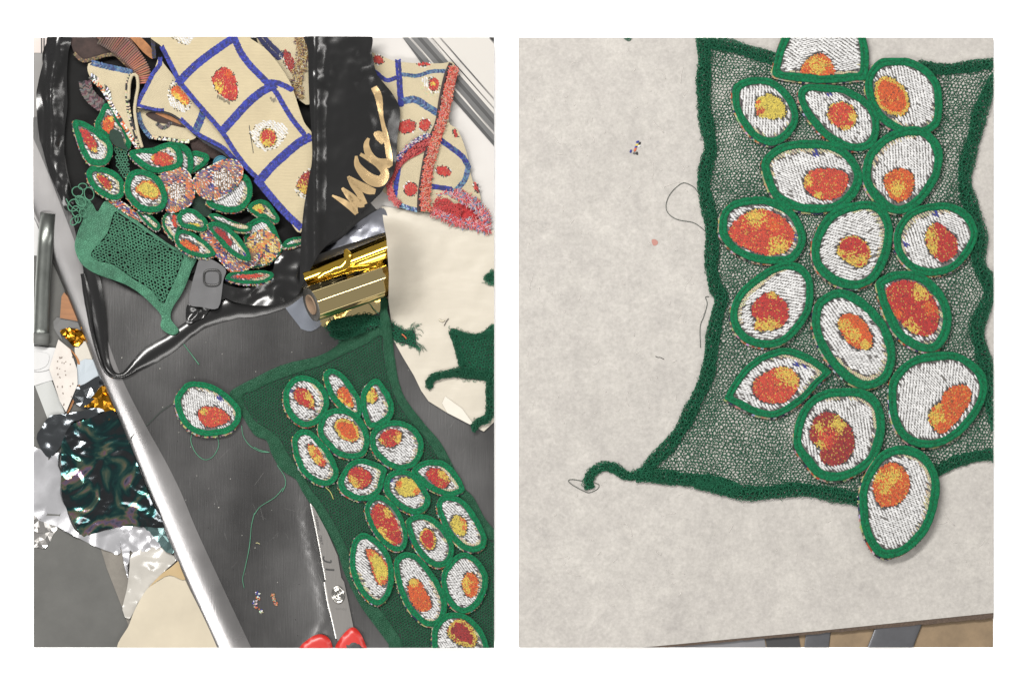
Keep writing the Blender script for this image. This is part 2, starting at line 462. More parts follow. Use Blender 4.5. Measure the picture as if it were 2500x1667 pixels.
def woven_egg(mbw, mby, white, yolk, surf, ang, seed, base='red', ring=None, blobs=(), speck=('yellow', 0.08), cream=(0.0, 0.0), blue=(), black=0.5, L=12.5, wd=4.3, pb=4.0, edgeblack=True, hh=1.9):
    """white satin stitches with dark gaps, dark outline stitches, cream margin; yolk of small knots"""
    r = random.Random(seed)
    c = white.mean(0); x0, y0 = white.min(0); x1, y1 = white.max(0)
    R = math.hypot(x1-x0, y1-y0)/2+20
    ca, sa = math.cos(ang), math.sin(ang)
    yk = yolk is not None
    def classify(X, Y):
        ins = inside(white, X, Y); d = pdist(white, X, Y)
        if yk: yi = inside(yolk, X, Y); yd = pdist(yolk, X, Y)
        else: yi = np.zeros(X.shape, bool); yd = np.full(X.shape, 99.0)
        return ins, d, yi, yd
    pu = L+1.5; pv = wd*0.92
    U = []; 
    nu = int(2*R/pu)+2; nv = int(2*R/pv)+2
    sites = []
    for j in range(nv):
        for i in range(nu):
            u = (i-nu/2)*pu+(j*0.38 % 1)*pu+r.uniform(-1.2, 1.2); v = (j-nv/2)*pv+r.uniform(-.35, .35)
            sites.append((u, v))
    sites = np.array(sites)
    X = c[0]+sites[:, 0]*ca-sites[:, 1]*sa; Y = c[1]+sites[:, 0]*sa+sites[:, 1]*ca
    ins, d, yi, yd = classify(X, Y)
    for k in np.nonzero(ins & ~yi)[0]:
        x, y = X[k], Y[k]
        th = math.atan2(y-c[1], x-c[0])
        cm = cream[1]*max(0, math.cos(th-cream[0])) if cream[1] else 0
        cm += 1.5*noise.noise(Vector((x*0.05, y*0.05, seed)))
        dd = d[k]
        if dd < 0.8: continue
        isblue = any(math.hypot(x-bx, y-by) < br for bx, by, br in blue)
        nz = noise.noise(Vector((x*0.035, y*0.035, seed+9)))
        if isblue:
            for q in (-1, 1):
                stitch(mbw, x+q*2.4*ca, y+q*2.4*sa, 0, ang, 6, wd, hh+.4, tuple(v*r.uniform(.7, 1.3) for v in BLU), surf)
            continue
        if dd < cm:
            for q in (-1, 0, 1):
                stitch(mbw, x+q*4.5*ca, y+q*4.5*sa, 0, ang+0.6, 5, wd, hh*.8, tuple(v*r.uniform(.8, 1.05) for v in CRM), surf)
            continue
        edge = edgeblack and dd < cm+5.5 and nz > -0.25
        near = yd[k] < 4.2
        if (edge and r.random() < black) or (near and r.random() < 0.62):
            stitch(mbw, x, y, 0, ang+r.uniform(-.7, .7), L*0.62, wd*0.85, hh*.7, tuple(v*r.uniform(.6, 1.6) for v in BLK), surf)
            continue
        if nz > 0.45 and r.random() < 0.12: continue
        Lk = L*r.uniform(0.72, 1.18)
        g = r.uniform(0.74, 1.06)
        stitch(mbw, x, y, 0, ang+r.uniform(-.1, .1)+.35*noise.noise(Vector((x*.02, y*.02, seed+5))), Lk, wd*r.uniform(.95, 1.15), hh*r.uniform(.85, 1.15), tuple(v*g for v in WHT), surf)
    if not yk: return
    x0, y0 = yolk.min(0); x1, y1 = yolk.max(0); cy = yolk.mean(0); R = math.hypot(x1-x0, y1-y0)/2+6
    n = int(2*R/pb)+1
    a2 = ang+0.9; ca2, sa2 = math.cos(a2), math.sin(a2)
    I, J = np.meshgrid(np.arange(n), np.arange(n)); I = I.ravel()-n/2; J = J.ravel()-n/2
    rg = np.random.default_rng(seed)
    U = (I+(J % 2)*0.5)*pb+rg.uniform(-.5, .5, I.shape); V = J*pb*0.86+rg.uniform(-.5, .5, I.shape)
    X = cy[0]+U*ca2-V*sa2; Y = cy[1]+U*sa2+V*ca2
    m = inside(yolk, X, Y) & inside(white, X, Y); X = X[m]; Y = Y[m]; dy = pdist(yolk, X, Y)
    bc = YC[base]
    for x, y, dd in zip(X, Y, dy):
        nz = noise.noise(Vector((x*0.06, y*0.06, seed+3)))
        col = bc; lg = 1.0
        if ring and dd < ring[1]*(1+0.5*nz) and r.random() < 0.86: col = YC[ring[0]]
        for bx, by, br, bn in blobs:
            q = math.hypot(x-bx, y-by)/br
            if q < 1.3+0.6*nz and r.random() < 1.12-0.62*q: col = YC[bn]; lg = 1.35
        mk = r.random()*.3; col = tuple(a*(1-mk)+b*mk for a, b in zip(col, bc)) if col is not bc else col
        if r.random() < speck[1]+max(0, nz)*0.25*(speck[1] > 0): col = tuple(.55*a+.45*b for a, b in zip(YC[speck[0]], bc))
        if r.random() < 0.05: col = tuple(v*.45 for v in col)
        if dd < 2.2 and r.random() < 0.4: col = BLK
        g = r.uniform(0.66, 1.12)
        stitch(mby, x, y, 0.4, ang+0.35+r.uniform(-.2, .2), pb*1.28*lg, pb*0.98, hh*r.uniform(.8, 1.25), tuple(v*g for v in col), surf)

def inset(P, w, shift=(0, 0)):
    c = P.mean(0); n = len(P)
    T = np.roll(P, -1, 0)-np.roll(P, 1, 0); T /= np.linalg.norm(T, axis=1)[:, None]
    Nn = np.c_[-T[:, 1], T[:, 0]]
    rad = P-c; Ln = np.linalg.norm(rad, axis=1); ru = rad/Ln[:, None]
    cs = np.abs((Nn*ru).sum(1)); f = np.clip(1/np.maximum(cs, 1e-3), 1, 1.75)
    ww = np.minimum(w*f, Ln*0.6)
    Q = P-ru*ww[:, None]
    for _ in range(2): Q = 0.25*np.roll(Q, 1, 0)+0.5*Q+0.25*np.roll(Q, -1, 0)
    return Q+np.array(shift)

GROUP = None
def egg_patch(label, outer, yolk, z, base='red', rim=19.0, ring=None, blobs=(), speck=('yellow', .08), ang=0.5, cream=(0., 5.), blue=(), panel=None, tilt=(0, 0), seed=0, group=None, black=0.5, dome=3.0, L=13, wd=3.5, pb=3.3, shift=(0, 0), hf=6.0, back=(-3, 4), thick=4.0):
    O = resample_closed(smooth_closed(outer, 4), 84)
    c = O.mean(0)
    O = O+np.array([[1.1*noise.noise(Vector((p[0]*.07, p[1]*.07, seed+.3))), 1.1*noise.noise(Vector((p[0]*.07, p[1]*.07, seed+9.3)))] for p in O])
    I = inset(O, rim, shift)
    I = O+(I-O)*np.array([[1+.16*noise.noise(Vector((p[0]*.018, p[1]*.018, seed+2.7)))+.05*noise.noise(Vector((p[0]*.12, p[1]*.12, seed)))] for p in O])
    t = thing('egg_patch', label, 'patch', (c[0], c[1], z), group)
    rmax = np.linalg.norm(O-c, axis=1).mean()
    def pl(x, y): return z+tilt[0]*(x-c[0])+tilt[1]*(y-c[1])
    def sf(x, y):
        q = math.hypot(x-c[0], y-c[1])/rmax
        return pl(x, y)+thick+1.2+dome*max(0, 1-q*q)
    # backing
    mb = MB(); n = len(O); r = random.Random(seed+5)
    bk = np.array(back, float); bk *= min(1, 4.2/(np.linalg.norm(bk)+1e-6)); Bk = O+bk
    flk = [CRM, CRM, CRM, ORA2, NAVY, BLK, WHT, PALE, CRM, GRD, GRD]
    V = [(p[0], p[1], pl(*p)) for p in Bk]+[(p[0], p[1], pl(*p)+thick) for p in Bk]+[(p[0], p[1], pl(*p)+thick) for p in I]
    for i in range(n):
        k = (i+1) % n
        mb.add([V[i], V[k], V[n+k], V[n+i]], [(3, 2, 1, 0)], tuple(v*r.uniform(.35, .8) for v in r.choice(flk)))
        mb.add([V[n+i], V[n+k], V[2*n+k], V[2*n+i]], [(3, 2, 1, 0)], tuple(v*r.uniform(.35, .8) for v in r.choice(flk)))
    for i in range(0, n):      # knots of the cut weave along the edge
        if r.random() < .45:
            p = Bk[i]+(Bk[(i+1) % n]-Bk[i])*r.random()
            stitch(mb, p[0], p[1], pl(*p)+thick*.6, r.uniform(0, 3), 5, 3.2, 1.5, tuple(v*r.uniform(.6, 1.1) for v in r.choice(flk)))
    mb.build('backing', M['fleck'], t, smooth=False, clip=panel)
    # dark ground weave under the stitches
    mb = MB()
    n2 = len(I)
    cz = I.mean(0)
    Vg = []
    for q in (1.0, 0.66, 0.33):
        for p in I:
            e = cz+(p-cz)*q; Vg.append((e[0], e[1], sf(*e)-0.5))
    Vg.append((cz[0], cz[1], sf(*cz)-0.5)); fs = []
    for a in range(2):
        for i in range(n2):
            k = (i+1) % n2; fs.append((a*n2+k, a*n2+i, (a+1)*n2+i, (a+1)*n2+k))
    for i in range(n2): fs.append((2*n2+(i+1) % n2, 2*n2+i, 3*n2))
    mb.add(Vg, fs, GRD); mb.build('ground_weave', M['thread'], t, clip=panel)
    # stitches
    Y = smooth_closed(yolk, 4) if yolk else None
    mw, my = MB(), MB()
    woven_egg(mw, my, I, Y, sf, ang, seed, base, ring, blobs, speck, cream, blue, black, L=L, wd=wd, pb=pb)
    if mw.v: mw.build('white_stitching', M['thread'], t, clip=panel, kind='stuff')
    if my.v: my.build('yolk_stitching', M['thread'], t, clip=panel, kind='stuff')
    # felt rim
    prof = [(0, -0.6), (0, hf*.55), (.05, hf*.9), (.18, hf), (.36, hf*1.02), (.45, hf*.42), (.53, hf*.42), (.63, hf*1.02), (.84, hf), (.96, hf*.8), (1.0, hf*.35), (1.0, -.4)]
    if rim < 16: prof = [(a, h*.9) for a, h in prof]
    mb = MB(); V = []
    for a, h in prof:
        for p, q in zip(O, I):
            e = p+(q-p)*a
            V.append((e[0], e[1], pl(*e)+thick+h+(0.5*noise.noise(Vector((e[0]*.15, e[1]*.15, seed))) if h > 1 else 0)))
    fs = []
    for a in range(len(prof)-1):
        for i in range(n):
            k = (i+1) % n; fs.append((a*n+k, a*n+i, (a+1)*n+i, (a+1)*n+k))
    mb.add(V, fs); fo = mb.build('felt_rim', M['felt'], t, clip=panel)
    # machine seam in the groove
    mb = MB(); Sm = O+(I-O)*0.5; d = 0
    P2 = resample_closed(Sm, max(20, int(rmax*2*math.pi/7.5)))
    for i, p in enumerate(P2):
        q = P2[(i+1) % len(P2)]; a = math.atan2(q[1]-p[1], q[0]-p[0])
        if r.random() < .85: stitch(mb, p[0], p[1], pl(*p)+thick+hf*.45, a, 4.2, 1.2, .7, tuple(v*r.uniform(.7, 1.6) for v in alb((24, 124, 84))))
    mb.build('seam', M['thread'], fo, clip=panel, kind='stuff')
    return t

# ------------------------------------------------------------------ right: paper-faced board with the net and its patches
ZP = 12.0
M['paper'] = mat('mottled_paper', alb((200, 196, 190)), 0.85, var=.05, vsc=420, bump=0.35, bsc=350, spec=0.25, detail=6)
def mottle(m, scales):
    """stack of faint tone clouds of several sizes, as in recycled paper"""
    nt = m.node_tree; b = nt.nodes['Principled BSDF']; tc = [x for x in nt.nodes if x.type == 'TEX_COORD'][0]
    for sc_, am, warm in scales:
        n = nt.nodes.new('ShaderNodeTexNoise'); n.inputs['Scale'].default_value = sc_; n.inputs['Detail'].default_value = 8; n.inputs['Roughness'].default_value = .7; nt.links.new(tc.outputs['Object'], n.inputs['Vector'])
        r = nt.nodes.new('ShaderNodeValToRGB'); e = r.color_ramp.elements; e[0].position = .3; e[1].position = .7
        nt.links.new(n.outputs['Fac'], r.inputs[0]); e[0].color = (1-am, 1-am*warm, 1-am*(2-warm), 1); e[1].color = (1+am, 1+am, 1+am, 1)
        mx = nt.nodes.new('ShaderNodeMix'); mx.data_type = 'RGBA'; mx.blend_type = 'MULTIPLY'; mx.inputs[0].default_value = 1
        nt.links.new(b.inputs['Base Color'].links[0].from_socket, mx.inputs[6]); nt.links.new(r.outputs[0], mx.inputs[7]); nt.links.new(mx.outputs[2], b.inputs['Base Color'])
mottle(M['paper'], ((8, .06, 1.0), (30, .07, 1.06), (95, .10, 1.03), (260, .12, .97)))
mb = sheet([(1266, 90.5), (2427.5, 90.5), (2427.5, 1496), (1999, 1540), (1570, 1580.5), (1266, 1580.5)], lambda x, y: ZP, 120, smooth=False, thick=4)
board = thing('paper_topped_board', 'grey mottled paper sheet covering a flat work board', 'work board', (1850, 830, 0))
mb.build('paper_sheet', M['paper'], board, smooth=False)
M['board'] = mat('raw_board_edge', alb((92, 76, 64)), 0.9, var=.35, vsc=500, bump=.6, bsc=900)
rr = random.Random(3); lo = []; xs = np.linspace(1540, 2427.5, 70)
for x in xs: lo.append((float(x), 1580+(x-1570)*(1496-1580)/(2427.5-1570)+ (5+8*(x-1540)/887)+rr.uniform(-1.2, 1.2)))
up = [(float(x), 1580+(x-1570)*(1496-1580)/(2427.5-1570)-6) for x in xs[::-1]]
mb = sheet(lo+up, lambda x, y: ZP-1.2, 40, panel=RIGHT, smooth=False, thick=5)
mb.build('board_core', M['board'], board, smooth=False)
# fibres pressed into the paper
mb = MB(); rr = random.Random(11)
for i in range(480):
    x = rr.uniform(1275, 2420); y = rr.uniform(98, 1560)
    if y > 1480-(x-1570)*.1: continue
    a = rr.uniform(0, 6.28); L = rr.choice([6, 9, 14, 22, 40] if rr.random() < .35 else [5, 7, 10]); pts = [(x, y)]
    for k in range(3):
        a += rr.uniform(-.6, .6); x += math.cos(a)*L/3; y += math.sin(a)*L/3; pts.append((x, y))
    if L > 12 and rr.random() < .4: pass
    thread(mb, pts, rr.uniform(.45, .85), lambda x, y: ZP-.15, None, 5, 4)
M['fibre'] = mat('pale_fibre', alb((238, 232, 226)), .9)
mb.build('paper_fibres', M['fibre'], board, clip=RIGHT, kind='stuff')
# small coloured flecks on the paper
tag(sheet(R5([(1300, 570), (1330, 562), (1360, 585), (1350, 615), (1315, 620)]), lambda x, y: ZP+.8+.4*fbm(x, y, .2), 3, thick=1).build('lint_fleck', mat('pink_lint', alb((196, 142, 132)), .9)), 'tiny pink fleck of lint lying on the grey paper', 'lint')
mb = MB(); rr = random.Random(5)
for i, (x, y) in enumerate(R4([(1100, 1130), (1140, 1120), (1150, 1090), (1160, 1070), (1185, 1055), (1165, 1040), (1135, 1150), (1160, 1150), (1180, 1080), (1145, 1105)])):
    stitch(mb, x, y, ZP+1.5, rr.uniform(0, 3), 9, 5, 3, [BLU, ORA2, BLU, YEL, BLK, BLU, GRD, BLK, WHT, ORA2][i])
tag(mb.build('yarn_crumb', M['thread']), 'crumb of blue, orange and yellow woven yarn on the paper', 'yarn scrap')
mb = MB(); thread(mb, NAT([(1601, 869), (1607, 872), (1613, 872), (1622, 877)]), .8, lambda x, y: ZP); tag(mb.build('thread_snip', mat('dark_thread', alb((48, 40, 38)), .8)), 'short dark thread snip lying alone on the paper', 'thread')
# floor and trestle below the board
M['rfloor'] = mat('brown_floor', alb((146, 124, 96)), .8, var=.2, vsc=40, bump=.3)
o = sheet([(1266, 1440), (2427.5, 1440), (2427.5, 1580.5), (1266, 1580.5)], lambda x, y: 1.2, 80, smooth=False, thick=1.2).build('floor', M['rfloor'], smooth=False); o['kind'] = 'structure'
M['greytube'] = mat('grey_metal_tube', alb((140, 141, 146)), .28, .75, var=.1, vsc=60)
M['greyplate'] = mat('grey_painted_steel', alb((136, 136, 140)), .5, .2, var=.08, vsc=30)
tr = thing('trestle', 'grey metal trestle under the edge of the work board', 'trestle', (2000, 1575, 3))
for (p, q, r_) in ((R7([(1185, 740)])[0], R7([(1160, 960)])[0], 30), (R7([(1690, 660)])[0], R7([(1560, 990)])[0], 52)):
    mb = MB(); tube(mb, [(p[0], p[1], 1.2+r_*.08), (q[0], q[1], 1.2+r_*.08)], r_, 28, flat=.08, cap=False); mb.build('leg', M['greytube'], tr, clip=RIGHT)
sheet(R7([(200, 960), (200, 880), (860, 840), (880, 960)]), lambda x, y: 4, 40, panel=RIGHT, smooth=False, thick=2.5).build('foot_plate', M['greyplate'], tr, smooth=False)
sheet(R7([(885, 960), (870, 860), (1060, 840), (1080, 960)]), lambda x, y: 3, 40, panel=RIGHT, smooth=False, thick=1.5).build('foot_bracket', mat('dark_steel', alb((66, 66, 68)), .5, .3), tr, smooth=False)

# --- the green net
GN = thing('green_net', 'dark green knitted net with rolled edges spread over the grey paper', 'net', (2050, 700, ZP))
lpath = R4([(1790, 20), (1805, 160), (1805, 300), (1795, 500), (1805, 750), (1840, 950), (1865, 1100), (1825, 1250), (1800, 1400)])+R5([(1795, 40), (1830, 220), (1865, 400), (1880, 600), (1870, 800), (1905, 1000), (1965, 1130), (1925, 1300), (1885, 1500)])+R6([(1835, 40), (1720, 300), (1600, 550), (1450, 750), (1300, 900), (1235, 1000), (1190, 1040)])
tail = R6([(705, 1150, .75), (690, 1070, .9), (740, 980, .9), (860, 930, .8), (960, 960, .85), (1060, 1020, .9), (1230, 1015)])
bpath = R6([(1150, 1018), (1230, 1020), (1400, 1030), (1600, 1055), (1800, 1080), (2000, 1110), (2120, 1165)])+R3([(0, 930), (130, 945), (260, 995), (400, 1015), (600, 1005), (800, 985), (1000, 1015), (1150, 1045), (1270, 1070)])
bpath2 = R3([(1830, 860), (1960, 785), (2080, 745), (2200, 725), (2310, 722)])
tpath = R1([(90, 60), (300, 105), (460, 155), (640, 205)])
tpath2 = R1([(1700, 250), (1900, 275), (2050, 260), (2200, 240), (2310, 230)])
rpath = R1([(2330, 330), (2230, 480), (2175, 620), (2145, 760), (2100, 900), (2065, 1050), (2070, 1200)])+R2([(2140, 160), (2180, 300), (2165, 420), (2170, 520), (2245, 650), (2262, 730), (2210, 850), (2155, 1000), (2180, 1150), (2235, 1350)])+R3([(2265, 270), (2290, 420), (2320, 560)])
body = [tuple(p[:2]) for p in lpath]+[tuple(p[:2]) for p in bpath[1:]]+R3([(1500, 1000)])+[tuple(p[:2]) for p in bpath2]+[tuple(p[:2]) for p in rpath[::-1]]+[tuple(p[:2]) for p in tpath2[::-1]]+R1([(1300, 300), (900, 250)])+[tuple(p[:2]) for p in tpath[::-1]]
def zbody(x, y): return ZP+2.2+1.6*fbm(x, y, .012, 3.0, 2)
mb = MB(); net(mb, body, 8.0, .92, zbody, ang=0.06, seed=2, jit=.10, warp=18, wsc=.009, panel=RIGHT, bulge=.16)
net(mb, body, 11, 0.8, lambda x, y: zbody(x, y)-1.2, ang=0.5, seed=3, jit=.16, warp=14, wsc=.011, panel=RIGHT, bulge=.25)
GNbody = mb.build('net_body', M['net'], GN, clip=RIGHT, kind='stuff', smooth=False)
zpf = lambda x, y: ZP+.5
for i, (pth, rd) in enumerate(((lpath, 17.5), (tail, 14.5), (bpath, 18), (bpath2, 15), (tpath, 16), (tpath2, 14.5), (rpath, 19))):
    mb = MB(); hem(mb, pth, rd*.88, 10, 1.0, zpf, seed=20+i, layers=(1.06, .86, .5), flat=.36)
    mb.build('rolled_hem', M['hem'], GN, clip=RIGHT, kind='stuff', smooth=False)
LT = mat('green_black_thread', alb((44, 62, 52)), .7)
for pts in (R5([(1740, 110), (1700, 60), (1610, 22), (1540, 60), (1470, 140), (1438, 230), (1450, 300), (1500, 350), (1570, 380), (1690, 400), (1760, 440), (1830, 500)]),
            R5([(1850, 1112), (1815, 1115), (1832, 1180), (1800, 1300), (1765, 1400), (1768, 1600)]),
            R6([(640, 1075), (540, 1058), (500, 1070), (540, 1110), (640, 1165), (700, 1185), (780, 1150), (795, 1110), (750, 1090)])):
    mb = MB(); thread(mb, pts, .75, lambda x, y: ZP, lift=1.0)
    mb.build('loose_thread', LT, GN, clip=RIGHT)
mb = MB()
for k in range(7):
    x, y = R4([(1085+RNG.uniform(-30, 25), 35+RNG.uniform(-20, 22))])[0]
    thread(mb, [(x+6*math.cos(a), y+6*math.sin(a)) for a in np.linspace(0, 5.5, 7)], .9, zpf, lift=RNG.uniform(0, 3))
tag(mb.build('net_snippet', M['net'], clip=RIGHT), 'curl of green yarn alone at the top margin of the paper', 'yarn scrap')

# --- sixteen patches on the net
ZE = ZP+5
def pt(f, *a): return [f([q])[0] for q in a]
def bl(f, s, *a): return [(*f([q[:2]])[0], q[2]/s*(1 if len(q) > 3 else .62))+tuple(q[3:]) for q in a]
GR = 'egg patches laid on the dark green net'
def RP(label, f, o, y, **k):
    s = 3.136
    k['blobs'] = bl(f, s, *k.get('blobs', ())); k['blue'] = bl(f, s, *k.get('blue', ()))
    k['seed'] = k.get('seed', len(label)*3+int(o[0][0]) % 97)
    zz = k.pop('dz', 0)
    egg_patch(label, f(o), f(y) if y else None, ZE+zz, panel=RIGHT, group=GR, **k)
RP('half-egg patch cut flat along the bottom, on the top hem of the spread net', R1, [(690, -80), (1240, -80), (1300, 33), (1327, 180), (1310, 358, 1), (960, 384), (640, 348), (580, 312, 1), (608, 180), (655, 33)],
   [(798, 312), (820, 240), (870, 185), (950, 152), (1010, 180), (1050, 240), (1060, 312), (930, 330)], base='orange', blobs=[(930, 250, 60, 'yellow')], speck=('yellow', .2), ang=.1, cream=(1.57, 7), rim=20)
RP('small oval egg patch with fluffy yellow yolk and red flecks', R1, [(295, 395), (400, 340), (560, 345), (680, 420), (760, 530), (787, 650), (745, 760), (660, 840), (560, 862), (430, 800), (340, 690), (285, 560), (277, 470)],
   [(455, 540), (480, 490), (560, 465), (640, 500), (690, 580), (680, 640), (590, 660), (480, 640), (455, 590)], base='yellow', blobs=[(485, 600, 32, 'red'), (470, 530, 18, 'orange')], speck=('yellow', .0), ang=1.1, cream=(1.4, 4), back=(-6, 8))
RP('egg patch with round coral yolk, yellow edge and blue fleck at its top rim', R1, [(785, 440), (840, 395), (960, 390), (1130, 410), (1260, 470), (1370, 570), (1408, 690), (1395, 800), (1340, 880), (1220, 905), (1090, 870), (960, 780), (850, 650), (795, 540)],
   [(1005, 600), (1040, 545), (1110, 520), (1190, 550), (1235, 630), (1210, 710), (1130, 745), (1050, 700), (1010, 650)], base='coral', blobs=[(1205, 640, 36, 'yellow'), (1150, 730, 26, 'yellow')], ring=('yellow', 4), ang=.95, cream=(0, 0), blue=[(1020, 465, 34)], back=(-8, 8))
RP('egg patch with large orange yolk speckled yellow all round its edge', R1, [(1297, 440), (1308, 320), (1400, 205), (1520, 190), (1640, 195), (1780, 270), (1870, 390), (1890, 560), (1872, 690), (1800, 760), (1690, 790), (1560, 765), (1430, 690), (1340, 570)],
   [(1365, 450), (1385, 365), (1450, 330), (1550, 370), (1620, 460), (1635, 560), (1590, 630), (1500, 630), (1400, 560)], base='orange', ring=('yellow', 10), speck=('yellow', .02), ang=.85, cream=(1.4, 4), dz=0)
RP('wide egg patch with coral yolk at one end and blue spot on its rim', R1, [(500, 1020), (530, 940), (630, 860), (780, 820), (950, 820), (1100, 860), (1210, 950), (1275, 1080), (1255, 1200), (1180, 1300), (1060, 1360), (900, 1378), (740, 1350), (620, 1290), (550, 1190)],
   [(825, 1130), (870, 1060), (980, 1035), (1090, 1045), (1165, 1090), (1155, 1180), (1090, 1260), (980, 1280), (880, 1240), (835, 1190)], base='coral', blobs=[(850, 1130, 40, 'yellow'), (940, 1250, 30, 'yellow')], ang=.75, cream=(-1.9, 9), blue=[(920, 915, 45)], rim=21, dz=1)
RP('tall egg patch with orange yolk low down and yellow patch in it', R1, [(1275, 1040), (1310, 920), (1420, 800), (1560, 730), (1700, 715), (1810, 770), (1890, 900), (1870, 1080), (1790, 1230), (1680, 1340), (1560, 1385), (1440, 1350), (1330, 1240), (1280, 1130)],
   [(1435, 1130), (1470, 1070), (1580, 1035), (1660, 1080), (1670, 1180), (1620, 1270), (1540, 1295), (1470, 1230)], base='orange', blobs=[(1545, 1190, 55, 'yellow')], speck=('yellow', .12), ang=1.0, cream=(-2.4, 7), rim=21, dz=2)
RP('oval patch almost filled by a big coral yolk with yellow streaks', R2, [(175, 260), (190, 130), (270, 40), (420, 0), (560, 5), (690, 60), (790, 160), (845, 300), (810, 420), (740, 500), (600, 515), (420, 490), (270, 410), (195, 320)],
   [(250, 270), (290, 190), (400, 110), (530, 95), (660, 150), (745, 250), (745, 340), (690, 420), (560, 450), (420, 415), (295, 345)], base='coral', blobs=[(450, 140, 70, 'yellow'), (640, 395, 75, 'yellow'), (600, 215, 50, 'orange')], speck=('yellow', .06), ang=.4, cream=(0, 4), blue=[(745, 300, 42)])
RP('egg patch with small red yolk over yellow crescent, between the others', R2, [(885, 400), (910, 280), (1010, 130), (1150, 55), (1330, 30), (1450, 90), (1505, 220), (1500, 370), (1450, 530), (1360, 650), (1230, 705), (1090, 685), (980, 620), (905, 520)],
   [(1080, 400), (1120, 320), (1200, 295), (1290, 330), (1340, 420), (1320, 500), (1250, 545), (1160, 500), (1095, 460)], base='red', blobs=[(1200, 490, 55, 'yellow'), (1110, 430, 30, 'yellow'), (1280, 480, 40, 'yellow')], ring=('yellow', 5), ang=-.25, cream=(-.4, 8), dz=2, rim=21)
RP('egg patch with red and yellow yolk and two blue spots, near the frayed hem', R2, [(1515, 330), (1550, 200), (1660, 90), (1820, 45), (1960, 50), (2090, 120), (2160, 260), (2130, 390), (2040, 510), (1930, 585), (1780, 605), (1650, 560), (1550, 460)],
   [(1755, 290), (1790, 230), (1850, 195), (1930, 250), (2000, 330), (2000, 430), (1900, 500), (1830, 460), (1770, 390)], base='red', blobs=[(1800, 290, 55, 'yellow'), (1810, 400, 50, 'yellow')], ang=.75, cream=(-2.3, 10), blue=[(1835, 130, 42), (1612, 370, 36)], dz=1)
RP('egg patch with ragged red yolk and yellow tail along its lower edge', R2, [(260, 900), (300, 760), (410, 640), (560, 540), (700, 498), (810, 520), (890, 620), (900, 780), (860, 920), (760, 1060), (640, 1140), (500, 1155), (370, 1110), (290, 1020)],
   [(420, 870), (470, 780), (570, 725), (650, 770), (710, 850), (700, 950), (620, 1010), (520, 1030), (440, 1010), (455, 950)], base='red', blobs=[(560, 1005, 70, 'yellow'), (470, 985, 45, 'yellow'), (590, 745, 40, 'yellow')], ang=-.35, cream=(-2.5, 10), dz=1)
RP('long egg patch with orange yolk streaked yellow and a cream lower end', R2, [(890, 900), (920, 800), (1030, 720), (1150, 710), (1270, 770), (1390, 880), (1480, 1010), (1530, 1180), (1510, 1330), (1440, 1430), (1310, 1472), (1180, 1430), (1060, 1330), (950, 1170), (895, 1020)],
   [(1085, 960), (1120, 900), (1200, 895), (1290, 950), (1350, 1060), (1345, 1160), (1270, 1170), (1180, 1130), (1110, 1040)], base='orange', blobs=[(1130, 980, 45, 'yellow'), (1210, 1060, 50, 'yellow'), (1300, 1130, 35, 'yellow')], ang=.45, cream=(1.3, 9), rim=22, back=(-6, 6))
RP('oval patch almost filled by a deep red yolk with yellow ends', R2, [(1380, 680), (1410, 620), (1520, 570), (1680, 570), (1800, 630), (1900, 740), (1960, 900), (1940, 1060), (1870, 1160), (1780, 1190), (1650, 1155), (1530, 1060), (1440, 900)],
   [(1445, 740), (1500, 660), (1620, 640), (1750, 690), (1840, 800), (1870, 930), (1830, 1040), (1750, 1070), (1640, 1030), (1530, 920), (1460, 830)], base='red', blobs=[(1725, 720, 62, 'yellow'), (1640, 1010, 55, 'yellow'), (1550, 900, 40, 'orange'), (1790, 850, 45, 'orange')], ang=.7, cream=(.3, 4), rim=22)
RP('leaf-shaped egg patch with a pointed corner at both ends', R2, [(212, 1545, 1), (300, 1390), (420, 1260), (560, 1180), (700, 1155), (850, 1200), (960, 1270), (1045, 1340, 1), (940, 1440), (830, 1560), (720, 1640), (590, 1690), (430, 1660), (310, 1600)],
   [(430, 1444), (480, 1374), (590, 1314), (690, 1299), (770, 1354), (795, 1434), (740, 1534), (650, 1579), (540, 1574), (450, 1524)], base='coral', blobs=[(690, 1350, 75, 'yellow'), (760, 1420, 40, 'yellow')], ang=.6, cream=(-.5, 8), blue=[(770, 1280, 34), (830, 1300, 30)], rim=17, back=(-2, 7))
RP('big egg patch with orange bean-shaped yolk in its lower corner', R3, [(1475, 260), (1490, 140), (1580, 30), (1700, -40), (1850, -68), (2000, -60), (2130, 10), (2215, 100), (2235, 220), (2190, 360), (2080, 520), (1930, 630), (1780, 670), (1640, 640), (1540, 550), (1490, 420)],
   [(1780, 440), (1810, 360), (1880, 310), (1900, 240), (2000, 185), (2090, 200), (2115, 270), (2070, 370), (1980, 490), (1890, 560), (1820, 520)], base='orange', blobs=[(1840, 430, 60, 'yellow'), (1860, 340, 30, 'yellow')], speck=('yellow', .1), ang=1.15, cream=(0, 0), rim=20)
RP('round egg patch with dark crimson yolk and yellow centre', R3, [(745, 600), (770, 450), (850, 310), (970, 230), (1120, 207), (1290, 220), (1400, 300), (1448, 450), (1435, 620), (1370, 770), (1240, 870), (1080, 922), (930, 890), (820, 770), (760, 680)],
   [(870, 550), (910, 440), (1000, 390), (1110, 430), (1190, 520), (1215, 640), (1180, 740), (1080, 805), (970, 780), (945, 710), (960, 680), (890, 630)], base='dark', blobs=[(1090, 490, 60, 'yellow'), (950, 520, 40, 'yellow'), (1000, 600, 70, 'coral'), (940, 640, 36, 'yellow')], ang=.9, cream=(-.9, 7), rim=21, dz=1, back=(-4, 7))
